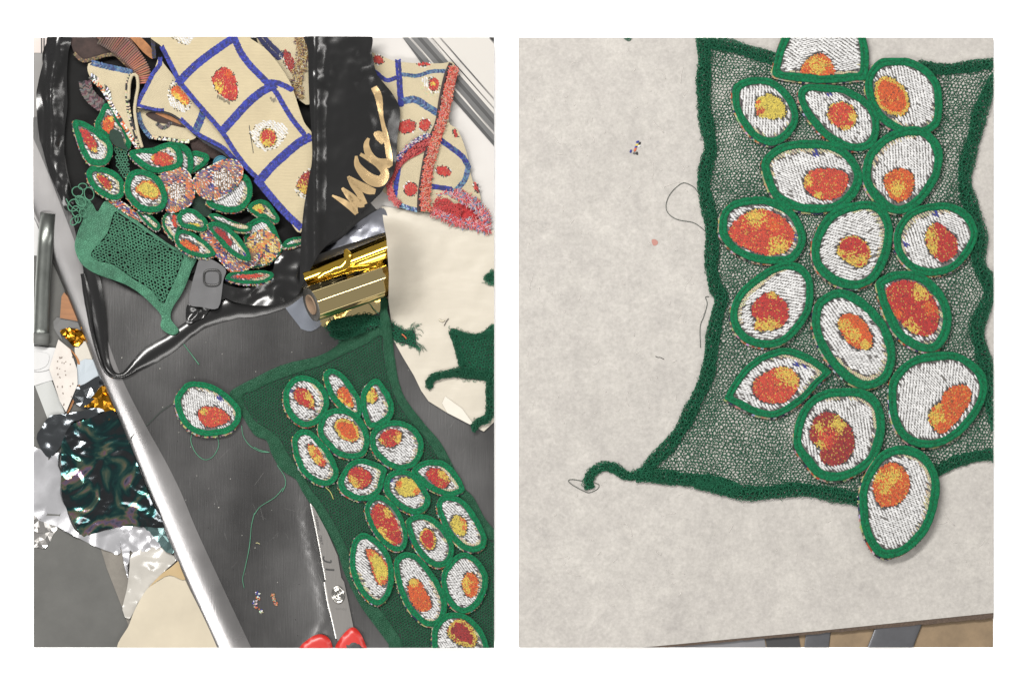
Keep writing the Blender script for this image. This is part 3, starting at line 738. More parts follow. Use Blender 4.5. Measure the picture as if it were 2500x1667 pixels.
RP('egg patch hanging over the lower hem of the net onto bare paper', R3, [(1250, 1060), (1270, 930), (1340, 790), (1430, 690), (1550, 648), (1690, 670), (1800, 760), (1865, 920), (1855, 1080), (1800, 1260), (1700, 1400), (1570, 1490), (1430, 1512), (1340, 1440), (1270, 1280)],
   [(1350, 950), (1400, 830), (1500, 775), (1590, 820), (1640, 930), (1600, 1050), (1520, 1110), (1420, 1120), (1370, 1050)], base='orange', blobs=[(1510, 890, 55, 'yellow'), (1390, 880, 40, 'yellow'), (1450, 990, 40, 'yellow')], speck=('yellow', .14), ang=.7, cream=(-.3, 9), rim=21, dz=9, back=(-5, 4), tilt=(0.02, 0.0))
# ------------------------------------------------------------------ left: steel bench and what lies on it
T = 32.0
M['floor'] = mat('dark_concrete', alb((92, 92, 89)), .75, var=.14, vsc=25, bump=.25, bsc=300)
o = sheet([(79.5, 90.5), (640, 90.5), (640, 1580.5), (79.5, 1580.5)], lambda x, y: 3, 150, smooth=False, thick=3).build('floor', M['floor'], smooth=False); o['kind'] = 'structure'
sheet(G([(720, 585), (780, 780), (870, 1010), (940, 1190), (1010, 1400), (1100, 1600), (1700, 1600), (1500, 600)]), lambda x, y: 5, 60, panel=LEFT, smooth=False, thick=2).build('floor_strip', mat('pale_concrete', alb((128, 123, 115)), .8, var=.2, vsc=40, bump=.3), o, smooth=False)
def steel_mat(name, col, rough, ang=0.0, metal=1.0, strength=.25):
    m = mat(name, col, rough, metal, var=.18, vsc=8, bump=strength, bsc=900, stretch=(1, .06, 1, ang))
    nt = m.node_tree; b = nt.nodes['Principled BSDF']
    n = nt.nodes.new('ShaderNodeTexNoise'); n.inputs['Scale'].default_value = 9; n.inputs['Detail'].default_value = 6
    tc = [x for x in nt.nodes if x.type == 'TEX_COORD'][0]; nt.links.new(tc.outputs['Object'], n.inputs['Vector'])
    mr = nt.nodes.new('ShaderNodeMapRange'); mr.inputs[1].default_value = .3; mr.inputs[2].default_value = .7; mr.inputs[3].default_value = rough-.05; mr.inputs[4].default_value = rough+.10
    nt.links.new(n.outputs['Fac'], mr.inputs[0]); nt.links.new(mr.outputs[0], b.inputs['Roughness'])
    return m
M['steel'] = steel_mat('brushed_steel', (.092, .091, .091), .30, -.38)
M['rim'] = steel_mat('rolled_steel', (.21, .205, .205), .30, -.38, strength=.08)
table = thing('steel_workbench', 'scuffed stainless steel workbench with a thick rolled edge', 'workbench', (700, 900, 0))
rin = smooth_open(NAT([(60, 290), (124, 440), (200, 640), (262, 830), (300, 930), (356, 1040), (404, 1126), (443, 1205), (478, 1290), (540, 1425), (622, 1600)]), 20)
rout = smooth_open(NAT([(-40, 300), (40, 440), (101, 578), (193, 800), (238, 915), (296, 1050), (333, 1142), (357, 1200), (395, 1290), (452, 1425), (532, 1600)]), 20)
n = 60
a_, _ = resample_open(rin, 10); b_, _ = resample_open(rout, 10)
def rs(P, n):
    d = np.r_[0, np.cumsum(np.linalg.norm(np.diff(P, axis=0), axis=1))]; s = np.linspace(0, d[-1], n)
    return np.c_[np.interp(s, d, P[:, 0]), np.interp(s, d, P[:, 1])]
a_ = rs(rin, n); b_ = rs(rout, n)
mb = MB(); V = []
prof = []
for k in range(25):
    u = k/24
    z = T+1.2
    if u > .04: z -= (T-6)*(1-math.sqrt(max(0, 1-((u-.04)/.96)**2.3)))
    prof.append((u, z))
for i in range(n):
    for u, z in prof:
        p = a_[i]+(b_[i]-a_[i])*u; V.append((p[0], p[1], z))
m_ = len(prof); fs = []
for i in range(n-1):
    for k in range(m_-1): fs.append((i*m_+k, i*m_+k+1, (i+1)*m_+k+1, (i+1)*m_+k))
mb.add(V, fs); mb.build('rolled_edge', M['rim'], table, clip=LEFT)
lip = smooth_open(H([(470, 120), (500, 300), (560, 600), (630, 900), (665, 1100), (690, 1200), (670, 1320), (600, 1420), (500, 1560), (480, 1620)]), 6)
def ztop(x, y):
    z = T+0.9*fbm(x, y, .006, 2.0, 2)
    d = np.hypot(lip[:, 0]-x, lip[:, 1]-y); k = int(d.argmin())
    dx = x-lip[k, 0]
    if y > 1200: z += 6*math.exp(-(d[k]/9.0)**2)*min(1, (y-1200)/60)
    return z
zt = lambda x, y: T+1.0
poly = [tuple(p) for p in a_ if p[1] > 60]+[(1206.5, 1600), (1206.5, 60)]
mb = sheet(poly, ztop, 14, panel=LEFT, smooth=False, thick=0, jit=.15)
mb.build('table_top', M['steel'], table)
# scratches and dust on the steel
mb = MB(); rr = random.Random(21)
for i in range(170):
    x = rr.uniform(240, 1000); y = rr.uniform(700, 1575)
    if x < 250+(y-800)*.48: continue
    stitch(mb, x, y, T+1.0, rr.uniform(0, 3), rr.uniform(1.5, 4), rr.uniform(1, 2), .6, rr.choice([alb((200, 198, 190)), BLK, alb((160, 160, 155)), BLK]))
for i in range(170):
    x = rr.uniform(260, 1180); y = rr.uniform(680, 1570)
    if x < 270+(y-800)*.48: continue
    a = rr.choice([1.2, 1.25, .4, 2.2])+rr.uniform(-.25, .25); L_ = rr.uniform(12, 70)
    stitch(mb, x, y, T+1.0, a, L_, rr.uniform(.5, .9), .15, rr.choice([alb((150, 150, 148)), alb((120, 120, 118)), alb((60, 60, 60))]), ztop)
mb.build('dust', M['thread'], table, clip=LEFT, kind='stuff')

# --- things below the bench
pt_ = thing('table_leg', 'galvanised round steel leg standing beside the rolled bench edge', 'table leg', (100, 840, 3))
M['galv'] = mat('galvanised', alb((142, 146, 142)), .32, .85, var=.25, vsc=30, bump=.1)
mb = MB(); tube(mb, [(116, 520, 30), (109, 600, 27), (103, 700, 23), (99, 800, 19), (98, 828, 17)], 19, 30, flat=.7); mb.build('pipe', M['galv'], pt_, clip=LEFT)
mb = MB(); tube(mb, [(98.6, 812, 17.5), (98, 836, 16.5), (97.5, 842, 16)], [21, 21, 17], 30, flat=.7); mb.build('foot_cap', mat('grey_rubber', alb((96, 98, 95)), .6), pt_, clip=LEFT)
M['plast'] = mat('white_plastic', alb((216, 216, 216)), .45, var=.05, vsc=20)
tag(sheet(C([(60, 320), (100, 400), (160, 560), (130, 720), (60, 716)]), lambda x, y: 6+.02*(x-80), 20, panel=LEFT, smooth=False, thick=3).build('pale_cabinet', M['plast'], smooth=False), 'pale cabinet corner standing behind the galvanised leg', 'cabinet')
tag(sheet(C([(330, 1315), (345, 1110), (370, 1070), (440, 1150), (520, 1350)]), lambda x, y: 12, 18, panel=LEFT, smooth=False, thick=8).build('wood_block', mat('orange_wood', alb((158, 106, 62)), .6, var=.2, vsc=30, stretch=(1, 8, 1)), smooth=False), 'small block of orange brown wood below the bench', 'wood block')
bx = thing('white_box', 'white plastic storage box with a rounded lid on the floor', 'box', (100, 890, 3))
sheet(E([(60, 190), (200, 186), (315, 200), (300, 260), (235, 390), (60, 400)]), lambda x, y: 10+.8*fbm(x, y, .05), 8, panel=LEFT, thick=6).build('lid', M['plast'], bx)
sheet(E([(60, 240), (170, 236), (225, 260), (215, 340), (160, 385), (60, 392)]), lambda x, y: 12, 10, panel=LEFT, thick=2).build('lid_panel', M['plast'], bx)
sheet(E([(60, 410), (230, 396), (262, 500), (200, 515), (60, 560)]), lambda x, y: 6.5, 12, panel=LEFT, smooth=False, thick=3).build('rim', M['plast'], bx, smooth=False)
sheet(E([(85, 545), (250, 505), (375, 815), (210, 870)]), lambda x, y: 4.5+1.2*math.sin(x*.12), 10, panel=LEFT, smooth=False, thick=2).build('side', mat('grey_plastic', alb((196, 198, 196)), .4), bx)
tag(sheet(E([(315, 110), (430, 205), (495, 400), (500, 540), (390, 805), (330, 700), (228, 392)]), lambda x, y: 14+.03*(y-880), 14, panel=LEFT, smooth=False, thick=4).build('speckled_card', mat('speckled_card', alb((220, 213, 206)), .8, var=.1, vsc=60), smooth=False), 'cream speckled card leaning against the white box', 'card')
mb = MB(); rr = random.Random(4)
for i in range(26):
    x, y = E([(rr.uniform(300, 470), rr.uniform(230, 760))])[0]; stitch(mb, x, y, 16+.03*(y-880), 1.4+rr.uniform(-.3, .3), rr.uniform(2, 6), 2, .3, alb((120, 96, 84)))
tag(mb.build('card_speckles', M['thread'], kind='stuff'), 'dark flecks strewn over the cream speckled card', 'flecks')
tag(sheet(E([(395, 815), (500, 560), (510, 420), (480, 280), (400, 190), (430, 200), (520, 330), (520, 560), (420, 800)]), lambda x, y: 9, 10, panel=LEFT, thick=4).build('brown_card_edge', mat('brown_card', alb((172, 112, 54)), .7, var=.2, vsc=60)), 'bent strip of brown card behind the speckled card', 'card strip')
tag(sheet(E([(470, 190), (540, 120), (640, 150), (690, 320), (520, 330)]), lambda x, y: 8+2*fbm(x, y, .04, 4), 10, panel=LEFT, thick=4).build('white_cloth', mat('white_cloth', alb((216, 210, 198)), .8, bump=.3)), 'bunched off-white wrapper beside the bench edge', 'wrapper')

def crumple(poly, z, amp, res, seed, panel=LEFT, fine=.0):
    rg = {}
    def zf(x, y):
        k = (round(x, 2), round(y, 2))
        if k not in rg: rg[k] = random.Random(hash(k) ^ seed).uniform(-1, 1)
        return z+amp*(.75*rg[k]+.8*fbm(x, y, .018, seed*.7, 2))
    return sheet(poly, zf, res, panel=panel, jit=.42, seed=seed, thick=1)
def foil(name, label, cat, poly, z, amp, res, seed, m, smooth=False, group=None):
    if res == 0:
        def zf(x, y):
            u = x*.8+y*.6; v = -x*.6+y*.8
            return 14+10*ridge(u*.3, v, .010, 4.2)+6*abs(fbm(x, y, .018, 2.5, 2))+2.0*ridge(x, y, .04, 8.1)*max(0, noise.noise(Vector((x*.012, y*.012, 3)))+.2)
        return tag(sheet(poly, zf, 5, panel=LEFT, thick=3).build(name, m), label, cat)
    return tag(crumple(poly, z, amp, res, seed).build(name, m, smooth=smooth), label, cat, group)
M['silver'] = mat('silver_foil', (.86, .86, .90), .2, 1, bump=.2, bsc=120)
M['gold_crumple'] = mat('gold_foil_crumpled', alb((226, 160, 50)), .18, 1, bump=.2, bsc=150)
M['darkfoil'] = mat('dark_foil', (.12, .13, .14), .14, 1, bump=.2, bsc=150)
M['clear'] = mat('milky_plastic', alb((196, 192, 184)), .2, .0, var=.1, vsc=25, spec=.8, bump=.25, bsc=90)
M['blueplast'] = mat('pale_blue_plastic', alb((196, 206, 214)), .25, spec=.7, bump=.2, bsc=90)
# iridescent film: rainbow sheen painted into the base colour by a noise ramp
def irid():
    m = mat('iridescent_film', (.05, .06, .065), .12, 1.0, bump=.25, bsc=220)
    nt = m.node_tree; b = nt.nodes['Principled BSDF']
    tc = [x for x in nt.nodes if x.type == 'TEX_COORD'][0]
    n1 = nt.nodes.new('ShaderNodeTexNoise'); n1.inputs['Scale'].default_value = 24; n1.inputs['Detail'].default_value = 6; n1.inputs['Distortion'].default_value = 1.6
    nt.links.new(tc.outputs['Object'], n1.inputs['Vector'])
    r = nt.nodes.new('ShaderNodeValToRGB'); cr = r.color_ramp
    stops = [(.0, (.05, .055, .06)), (.42, (.06, .065, .07)), (.47, (.03, .07, .075)), (.515, (.04, .12, .11)), (.55, (.14, .20, .15)), (.58, (.28, .25, .16)), (.605, (.34, .20, .27)), (.63, (.24, .22, .34)), (.67, (.08, .09, .10)), (1, (.05, .05, .06))]
    cr.elements[0].position = 0; cr.elements[0].color = (*stops[0][1], 1); cr.elements[1].position = 1; cr.elements[1].color = (*stops[-1][1], 1)
    for p, c in stops[1:-1]: e = cr.elements.new(p); e.color = (*c, 1)
    nt.links.new(n1.outputs['Fac'], r.inputs[0]); nt.links.new(r.outputs[0], b.inputs['Base Color'])
    return m
M['irid'] = irid()
foil('silver_foil_sheet', 'large sheet of crumpled silver foil spread over the dark floor', 'foil', E([(60, 1140), (230, 1245), (345, 1190), (360, 1600)])+G([(520, 450), (900, 375), (960, 560), (890, 640), (830, 622), (640, 550), (300, 372), (60, 232)]), 7, 6.5, 26, 31, M['silver'], True)
foil('dark_foil_fold', 'smoky transparent foil fold tucked beside the iridescent film', 'foil', E([(105, 1060), (170, 930), (240, 840), (430, 815), (640, 770), (830, 745), (820, 830), (440, 950), (350, 1110), (225, 1245)]), 11, 5, 14, 33, M['darkfoil'], True)
foil('silver_foil_curl', 'bent strip of silver foil with a dark slit, over the pale concrete', 'foil', G([(900, 380), (1010, 372), (1120, 370), (1300, 560), (1030, 622), (1000, 600), (985, 870), (930, 650)]), 9, 5, 13, 35, M['silver'], True)
foil('teal_film_scrap', 'dark teal scrap of film peeking out from under the bench', 'film', G([(1140, 378), (1330, 380), (1440, 600), (1350, 618), (1230, 470)]), 12, 4, 16, 37, mat('teal_film', (.10, .16, .16), .2, .9))
foil('clear_plastic_wrap', 'crinkled milky plastic wrap hanging under the silver foil', 'plastic wrap', G([(1030, 625), (1290, 568), (1400, 640), (1450, 690), (1300, 830), (1170, 985), (1080, 1110), (990, 1262), (930, 1170), (975, 950), (1000, 750)]), 10, 5, 14, 39, M['clear'], True)
foil('foil_remnant', 'torn dark and silver foil remnant lying on the floor', 'foil', G([(60, 262), (130, 295), (300, 375), (270, 440), (190, 580), (120, 575), (60, 540)]), 5.5, 2.5, 12, 41, mat('dull_foil', (.32, .31, .30), .25, 1))
foil('pale_plastic_sheet', 'pale blue plastic sheet above the dark crumpled foil', 'plastic sheet', E([(498, 335), (650, 305), (720, 455), (620, 520), (505, 565)]), 9, 2, 22, 43, M['blueplast'])
foil('dark_silver_foil', 'dark striped foil fold beside the pale blue plastic', 'foil', E([(428, 600), (560, 540), (715, 455), (775, 545), (640, 700), (560, 752), (485, 725)]), 14, 6, 15, 45, M['darkfoil'])
foil('gold_foil_scrap', 'crumpled gold foil against the bright rolled bench edge', 'foil', E([(550, 745), (660, 640), (760, 545), (840, 720), (870, 860), (800, 880), (740, 780)]), 15, 6, 12, 47, M['gold_crumple'])
foil('gold_shavings', 'nest of gold foil shavings beside the wooden block', 'foil', E([(330, 30), (420, 0), (540, 30), (580, 110), (480, 185), (400, 110)]), 11, 6, 8, 49, M['gold_crumple'])
foil('grey_card_flap', 'grey card flap under the gold shavings', 'card', E([(270, 0), (300, -100), (500, -60), (540, 20), (330, 40), (400, 190), (380, 160)]), 8, 1.5, 20, 51, mat('grey_card', alb((112, 112, 112)), .7))
foil('iridescent_film', 'crumpled dark iridescent film with green and pink sheen', 'film', E([(350, 1110), (430, 940), (600, 870), (830, 790), (900, 890), (1000, 1100), (1060, 1270), (1180, 1580)])+G([(1240, 190), (1340, 375), (1120, 372), (900, 378), (620, 445), (540, 455), (400, 210), (350, 60)])+E([(345, 1200)]), 0, 0, 0, 53, M['irid'], True)
# cream drum
cc = np.mean(G([(1300, 1450)]), 0)
mb = sheet(G([(930, 1600), (1000, 1300), (1080, 1110), (1200, 935), (1380, 838), (1530, 878), (1640, 1100), (1860, 1600)]), lambda x, y: 8+16*max(0, 1-((x-cc[0])**2+(y-cc[1]-20)**2)/210**2), 14, panel=LEFT, thick=5)
tag(mb.build('cream_drum', mat('cream_vinyl', alb((202, 191, 168)), .5, var=.1, vsc=15, bump=.1, bsc=200)), 'smooth cream rounded tub under the bench edge', 'tub')
tag(sheet(G([(1180, 960), (1300, 830), (1400, 760), (1500, 690), (1530, 880), (1380, 838), (1250, 905)]), lambda x, y: 16+3*fbm(x, y, .03, 2), 12, panel=LEFT, thick=3).build('tan_liner', mat('tan_liner', alb((190, 164, 118)), .5, bump=.2, bsc=120)), 'tan liner folded over the lip of the cream tub', 'liner')

# --- white sliding rail at the back of the bench
wr = thing('white_rail', 'white enamelled ledge with grey sliding rail grooves behind the bench', 'ledge', (1080, 200, T))
sheet(B([(1080, 0), (2400, 0), (2400, 1960), (1900, 1880), (1200, 1720), (1000, 1500)]), lambda x, y: T+2.5, 60, panel=LEFT, smooth=False, thick=2).build('ledge', mat('white_enamel', alb((222, 218, 214)), .35, var=.04, vsc=15), wr, smooth=False)
M['alu'] = mat('grey_rail', alb((150, 150, 150)), .3, .6); M['alud'] = mat('dark_rail', alb((104, 104, 104)), .35, .5); M['enam'] = mat('white_rail_paint', alb((216, 212, 206)), .35)
for i, (xa, xb, h, k) in enumerate(((1380, 1420, 2.2, 'alud'), (1420, 1475, 4, 'alu'), (1475, 1500, 6, 'enam'), (1500, 1555, 3.2, 'alu'), (1555, 1600, 2.0, 'alud'), (1600, 1650, 2.6, 'alu'), (1650, 1690, 5.5, 'enam'), (1690, 1705, 2.2, 'alud'), (1705, 1765, 7, 'enam'), (1765, 1785, 4, 'alu'), (1785, 2240, 8.5, 'enam'))):
    p = B([(xa, 41), (xb, 41), (xb+1600*.88, 1641), (xa+1600*.88, 1641)])
    sheet(p, lambda x, y, h=h: T+2.5+h, 90, panel=LEFT, smooth=False, thick=h+.5).build('rail_strip', M[k], wr, smooth=False)
sheet(B([(2240, 30), (2400, 30), (2400, 200)]), lambda x, y: T+9, 30, panel=LEFT, smooth=False, thick=3).build('corner_cap', mat('black_cap', alb((28, 27, 27)), .4), wr, smooth=False)
# behind the bag at the far left
tag(sheet([(79.5, 90), (115, 90), (115, 128), (79.5, 128)], lambda x, y: 16, 20, panel=LEFT, smooth=False, thick=4).build('pale_wall_plate', mat('pale_plate', alb((226, 214, 208)), .6), smooth=False), 'pale plate behind the bag handle', 'plate')
for x in (98, 104):
    tag(sheet([(x, 90), (x+3, 90), (x+3, 128), (x, 128)], lambda x, y: 17.5, 20, panel=LEFT, smooth=False, thick=2).build('dark_bar', mat('black_bar', alb((34, 32, 32)), .5), smooth=False), 'thin dark bar in front of the pale plate, '+('beside the bag handle' if x > 100 else 'away from the bag'), 'bar', 'dark bars before the pale plate')
tag(sheet([(79.5, 128), (120, 128), (140, 300), (150, 460), (110, 470), (79.5, 400)], lambda x, y: 14, 30, panel=LEFT, smooth=False, thick=6).build('grey_side_panel', mat('grey_side_steel', alb((150, 148, 146)), .5, .4, var=.1, vsc=10), smooth=False), 'grey steel side panel beside the black bag', 'panel')

# --- black bag
def plastic(name, col, rough, bump, bsc, spec=.5):
    return mat(name, col, rough, 0, spec=spec, bump=bump, bsc=bsc, coat=.0)
M['bag'] = plastic('black_plastic', (.006, .006, .0062), .19, .12, 60, .4)
M['bagin'] = plastic('black_plastic_inside', (.004, .004, .004), .6, .2, 60, .08)
bag = thing('black_plastic_bag', 'black glossy plastic carrier bag with gold lettering, stuffed with cloth', 'bag', (500, 450, T))
sheet(NAT([(150, 80), (780, 80), (765, 450), (740, 640), (700, 735), (640, 742), (560, 715), (480, 690), (390, 650), (250, 580), (180, 480), (150, 300)]), lambda x, y: T+3+2*fbm(x, y, .02), 16, panel=LEFT, thick=3).build('inside', M['bagin'], bag)
def crk(z, a, sc, seed, st=1.0): return lambda x, y: z+a*fbm(x, y*st, sc*.7, seed, 2)+a*.7*ridge(x, y*st, sc*.8, seed+5)
lf = A([(235, 20), (200, 200), (130, 480), (112, 640), (138, 980), (170, 1100), (240, 1350), (340, 1568), (400, 1700), (470, 1640), (440, 1480), (388, 1280), (380, 1080), (385, 920), (410, 700), (405, 420), (420, 200), (440, 20)])
lc = smooth_open(A([(330, 20), (330, 250), (265, 480), (270, 700), (270, 950), (280, 1200), (340, 1400), (420, 1640)]), 8)
def zl(x, y):
    d = np.hypot(lc[:, 0]-x, lc[:, 1]-y).min()
    return T+18+12*math.exp(-(d/16)**2)+8*fbm(x*1.3, y*.45, .02, 8, 2)+5*ridge(x+y*.3, y*.6, .011, 3)
sheet(lf, zl, 6, panel=LEFT, thick=4).build('left_side_fold', M['bag'], bag)
fb = C([(1850, 960), (1950, 1005), (2100, 1025), (2350, 960)])+D([(170, 930), (210, 760), (285, 640), (470, 610), (460, 800), (440, 1030), (420, 1090), (330, 1150), (200, 1190), (0, 1195)])+C([(2000, 1160), (1890, 1090)])
sheet(fb, crk(T+22, 7, .022, 12.0), 6, panel=LEFT, thick=4).build('front_edge', M['bag'], bag)
sheet(C([(1558, 1190), (1700, 1215), (1770, 1225), (1710, 1310), (1630, 1345), (1552, 1375)]), crk(T+12, 5, .05, 15.0), 4, panel=LEFT, thick=3).build('crinkled_corner', M['bag'], bag)
# right panel with the fold
def zbag(x, y):
    u = (x-773-(y-90)*.0)/1.0
    base = T+62
    fold = 14*math.exp(-((x-(772-.0*(y)))/16)**2)
    side = -.10*max(0, x-870)-.0008*max(0, x-870)**2
    low = -.10*max(0, y-520)
    up = 6*ridge(x*.6+y*.4, y*.8-x*.3, .014, 3.0)*math.exp(-((y-170)/75)**2)+5*fbm(x, y, .02, 6.0, 2)*math.exp(-((y-180)/80)**2)
    return base+fold+side+low+up+2.0*fbm(x, y, .012, 9.0)+1.2*ridge(x, y*.5, .02, 11)
rp = B([(528, 10), (523, 200), (532, 600), (552, 900), (562, 1200), (530, 1400), (500, 1568)])+D([(478, 300), (455, 560), (438, 1000), (430, 1092), (490, 960), (640, 690), (830, 505), (1000, 335), (1180, 160)])+B([(1240, 1500), (1350, 1300), (1375, 1000), (1400, 750), (1335, 600), (1240, 480), (1175, 390), (1130, 200), (1085, 10)])
bp = sheet(rp, zbag, 6, panel=LEFT, thick=6).build('front_panel', M['bag'], bag)
M['goldprint'] = mat('gold_print', (.78, .56, .30), .26, 1, bump=.15, bsc=120)
def gs(pts): return [(p[0], p[1], p[2]/3.92) for p in pts]
for pts in (gs(B([(1150, 525, 60), (1195, 620, 70), (1225, 820, 38), (1262, 980, 50), (1292, 1150, 60), (1305, 1270, 50)])),
            gs(B([(1150, 968, 30), (1195, 985, 90), (1250, 1050, 70)])),
            gs(B([(1100, 1012, 26), (1078, 1080, 55), (1112, 1180, 75), (1180, 1240, 80), (1270, 1255, 95), (1320, 1240, 60)])),
            gs(B([(982, 1182, 24), (992, 1265, 60), (1050, 1345, 90), (1130, 1410, 110), (1215, 1420, 105), (1255, 1345, 80), (1195, 1270, 60), (1110, 1215, 46), (1020, 1165, 30)])),
            gs(D([(752, 148, 16), (830, 190, 44), (905, 240, 58), (985, 325, 36)])), gs(D([(985, 322, 36), (958, 225, 52), (900, 150, 42), (848, 76, 26)])),
            gs(D([(856, 90, 36), (930, 150, 58), (1000, 220, 82), (1060, 228, 60)])), gs(D([(1062, 235, 60), (1012, 130, 62), (950, 40, 60), (905, -35, 26)])),
            gs(D([(908, -22, 40), (1000, 40, 70), (1090, 92, 84), (1165, 112, 50)]))):
    mb = MB(); ribbon(mb, pts, zbag, 4, 8, 0, lift=.9, thick=.3); mb.build('gold_lettering', M['goldprint'], bp)
# handle strap
def zst(x, y): return T+2.5+14*math.exp(-((y-690)/110)**2)*(x < 330)
st = [(p[0], p[1], p[2]/3.92) for p in E([(600, -660, 110), (650, -450, 150), (690, -200, 160), (725, 20, 130), (755, 240, 90), (795, 380, 75), (862, 452, 52), (945, 452, 56), (1050, 375, 110), (1200, 262, 175), (1380, 150, 165), (1560, 20, 150), (1720, -90, 170), (1980, -190, 210), (2240, -240, 240), (2480, -320, 240), (2640, -420, 200)])]
mb = MB(); ribbon(mb, st, zst, 5, 10, 5, lift=1, thick=4, wav=.05, seed=3); mb.build('handle', M['bag'], bag, clip=LEFT)
st2 = [(p[0], p[1], p[2]/3.92) for p in E([(560, -520, 50), (600, -300, 70), (640, 0, 40), (690, 210, 34), (740, 360, 30), (800, 445, 30), (870, 475, 26), (960, 462, 26), (1060, 410, 30)])]
mb = MB(); ribbon(mb, st2, zst, 5, 6, 4, lift=5, thick=5, wav=.1, seed=6); mb.build('handle', M['bag'], bag, clip=LEFT)
# grey tag with a ring mark
tg = thing('grey_plastic_tag', 'grey plastic tab with a black rounded ring on it, on the bag front', 'tag', (505, 690, T+20))
zg = lambda x, y: T+34-.06*(y-640)
sheet(C([(1680, 755), (1780, 752), (1925, 850), (1903, 960), (1872, 1180), (1822, 1232), (1700, 1212), (1578, 1182), (1602, 1000), (1640, 860)]), lambda x, y: zg(x, y)+1.5*fbm(x, y, .03), 8, panel=LEFT, thick=2).build('tab', mat('grey_soft_plastic', alb((104, 104, 106)), .4, var=.08, vsc=20), tg)
mb = MB(); pts = []
for k in range(33):
    a = 2*math.pi*k/32; ca, sa = math.cos(a), math.sin(a)
    x, y = C([(1797+78*math.copysign(abs(ca)**.62, ca), 932+74*math.copysign(abs(sa)**.62, sa))])[0]
    pts.append((x, y, zg(x, y)+2.2))
tube(mb, pts, 2.7, 8, cap=False, flat=.6); mb.build('ring', mat('black_ring', (.012, .012, .012), .35), tg)
# ------------------------------------------------------------------ cloths in the bag
CANV = alb((230, 214, 176)); COBALT = [alb((30, 42, 146)), alb((22, 30, 112)), alb((44, 58, 168))]; STEELB = [alb((62, 96, 140)), alb((40, 60, 110)), alb((96, 128, 160))]
def canvas(name, col, sc=1500, ang=0.0):
    m = mat(name, col, .92, var=.07, vsc=40, sheen=.1, spec=.15)
    nt = m.node_tree; b = nt.nodes['Principled BSDF']; tc = [x for x in nt.nodes if x.type == 'TEX_COORD'][0]
    mp = nt.nodes.new('ShaderNodeMapping'); mp.inputs['Rotation'].default_value = (0, 0, ang); nt.links.new(tc.outputs['Object'], mp.inputs[0])
    hs = []
    for ax, s_ in (('X', 520), ('Y', 360)):
        wv = nt.nodes.new('ShaderNodeTexWave'); wv.bands_direction = ax; wv.inputs['Scale'].default_value = s_*.62; wv.inputs['Distortion'].default_value = 1.4; wv.inputs['Detail'].default_value = 1
        nt.links.new(mp.outputs[0], wv.inputs['Vector']); hs.append(wv.outputs['Fac'])
    mn = nt.nodes.new('ShaderNodeMath'); mn.operation = 'MULTIPLY'; nt.links.new(hs[0], mn.inputs[0]); nt.links.new(hs[1], mn.inputs[1])
    bp = nt.nodes.new('ShaderNodeBump'); bp.inputs['Strength'].default_value = .8; bp.inputs['Distance'].default_value = .0006
    nt.links.new(mn.outputs[0], bp.inputs['Height']); nt.links.new(bp.outputs[0], b.inputs['Normal'])
    # yarn gaps a little darker than the yarn
    mx = nt.nodes.new('ShaderNodeMix'); mx.data_type = 'RGBA'; mx.blend_type = 'MULTIPLY'; mx.inputs[0].default_value = 1
    mr = nt.nodes.new('ShaderNodeMapRange'); mr.inputs[3].default_value = .80; mr.inputs[4].default_value = 1.2; nt.links.new(mn.outputs[0], mr.inputs[0])
    lk = b.inputs['Base Color'].links[0]; nt.links.new(lk.from_socket, mx.inputs[6]); nt.links.new(mr.outputs[0], mx.inputs[7]); nt.links.new(mx.outputs[2], b.inputs['Base Color'])
    return m
M['canvas'] = canvas('cream_canvas', CANV)
M['canvas2'] = canvas('cream_canvas_loose', alb((228, 213, 178)), ang=.5)
M['brownweave'] = mat('brown_ribbed_weave', alb((118, 84, 70)), .9, var=.35, vsc=160, bump=.8, bsc=900)
M['darkweave'] = mat('dark_brown_weave', alb((62, 46, 42)), .9, var=.35, vsc=120, bump=.8, bsc=900)
M['tanweave'] = mat('tan_weave', alb((172, 118, 76)), .9, var=.3, vsc=160, bump=.7, bsc=900)
def motif(parent, f, white, yolk, zf, seed, clip=LEFT, **k):
    s = 3.92
    k['blobs'] = [(*f([q[:2]])[0], q[2]/s, q[3]) for q in k.get('blobs', ())]
    mw, my = MB(), MB()
    Y = smooth_closed(f(yolk), 4) if yolk else None
    if white: W_ = smooth_closed(f(white), 4)
    else: W_ = inset(resample_closed(Y, 60), -3.0)
    woven_egg(mw, my, W_, Y, lambda x, y: zf(x, y)+.4, k.pop('ang', 1.0), seed, L=7, wd=2.8, hh=1.2, pb=3.1, **k)
    if mw.v: mw.build('embroidered_white', M['thread'], parent, clip=clip, kind='stuff')
    if my.v: my.build('embroidered_yolk', M['thread'], parent, clip=clip, kind='stuff')
def band(parent, f, pts, zf, wd, cols=COBALT, seed=1, rows=2, name='embroidered_band'):
    mb = MB(); cord_band(mb, f(pts), zf, cols, wd, .5, seed, rows=rows); mb.build(name, M['thread'], parent, clip=LEFT, kind='stuff')

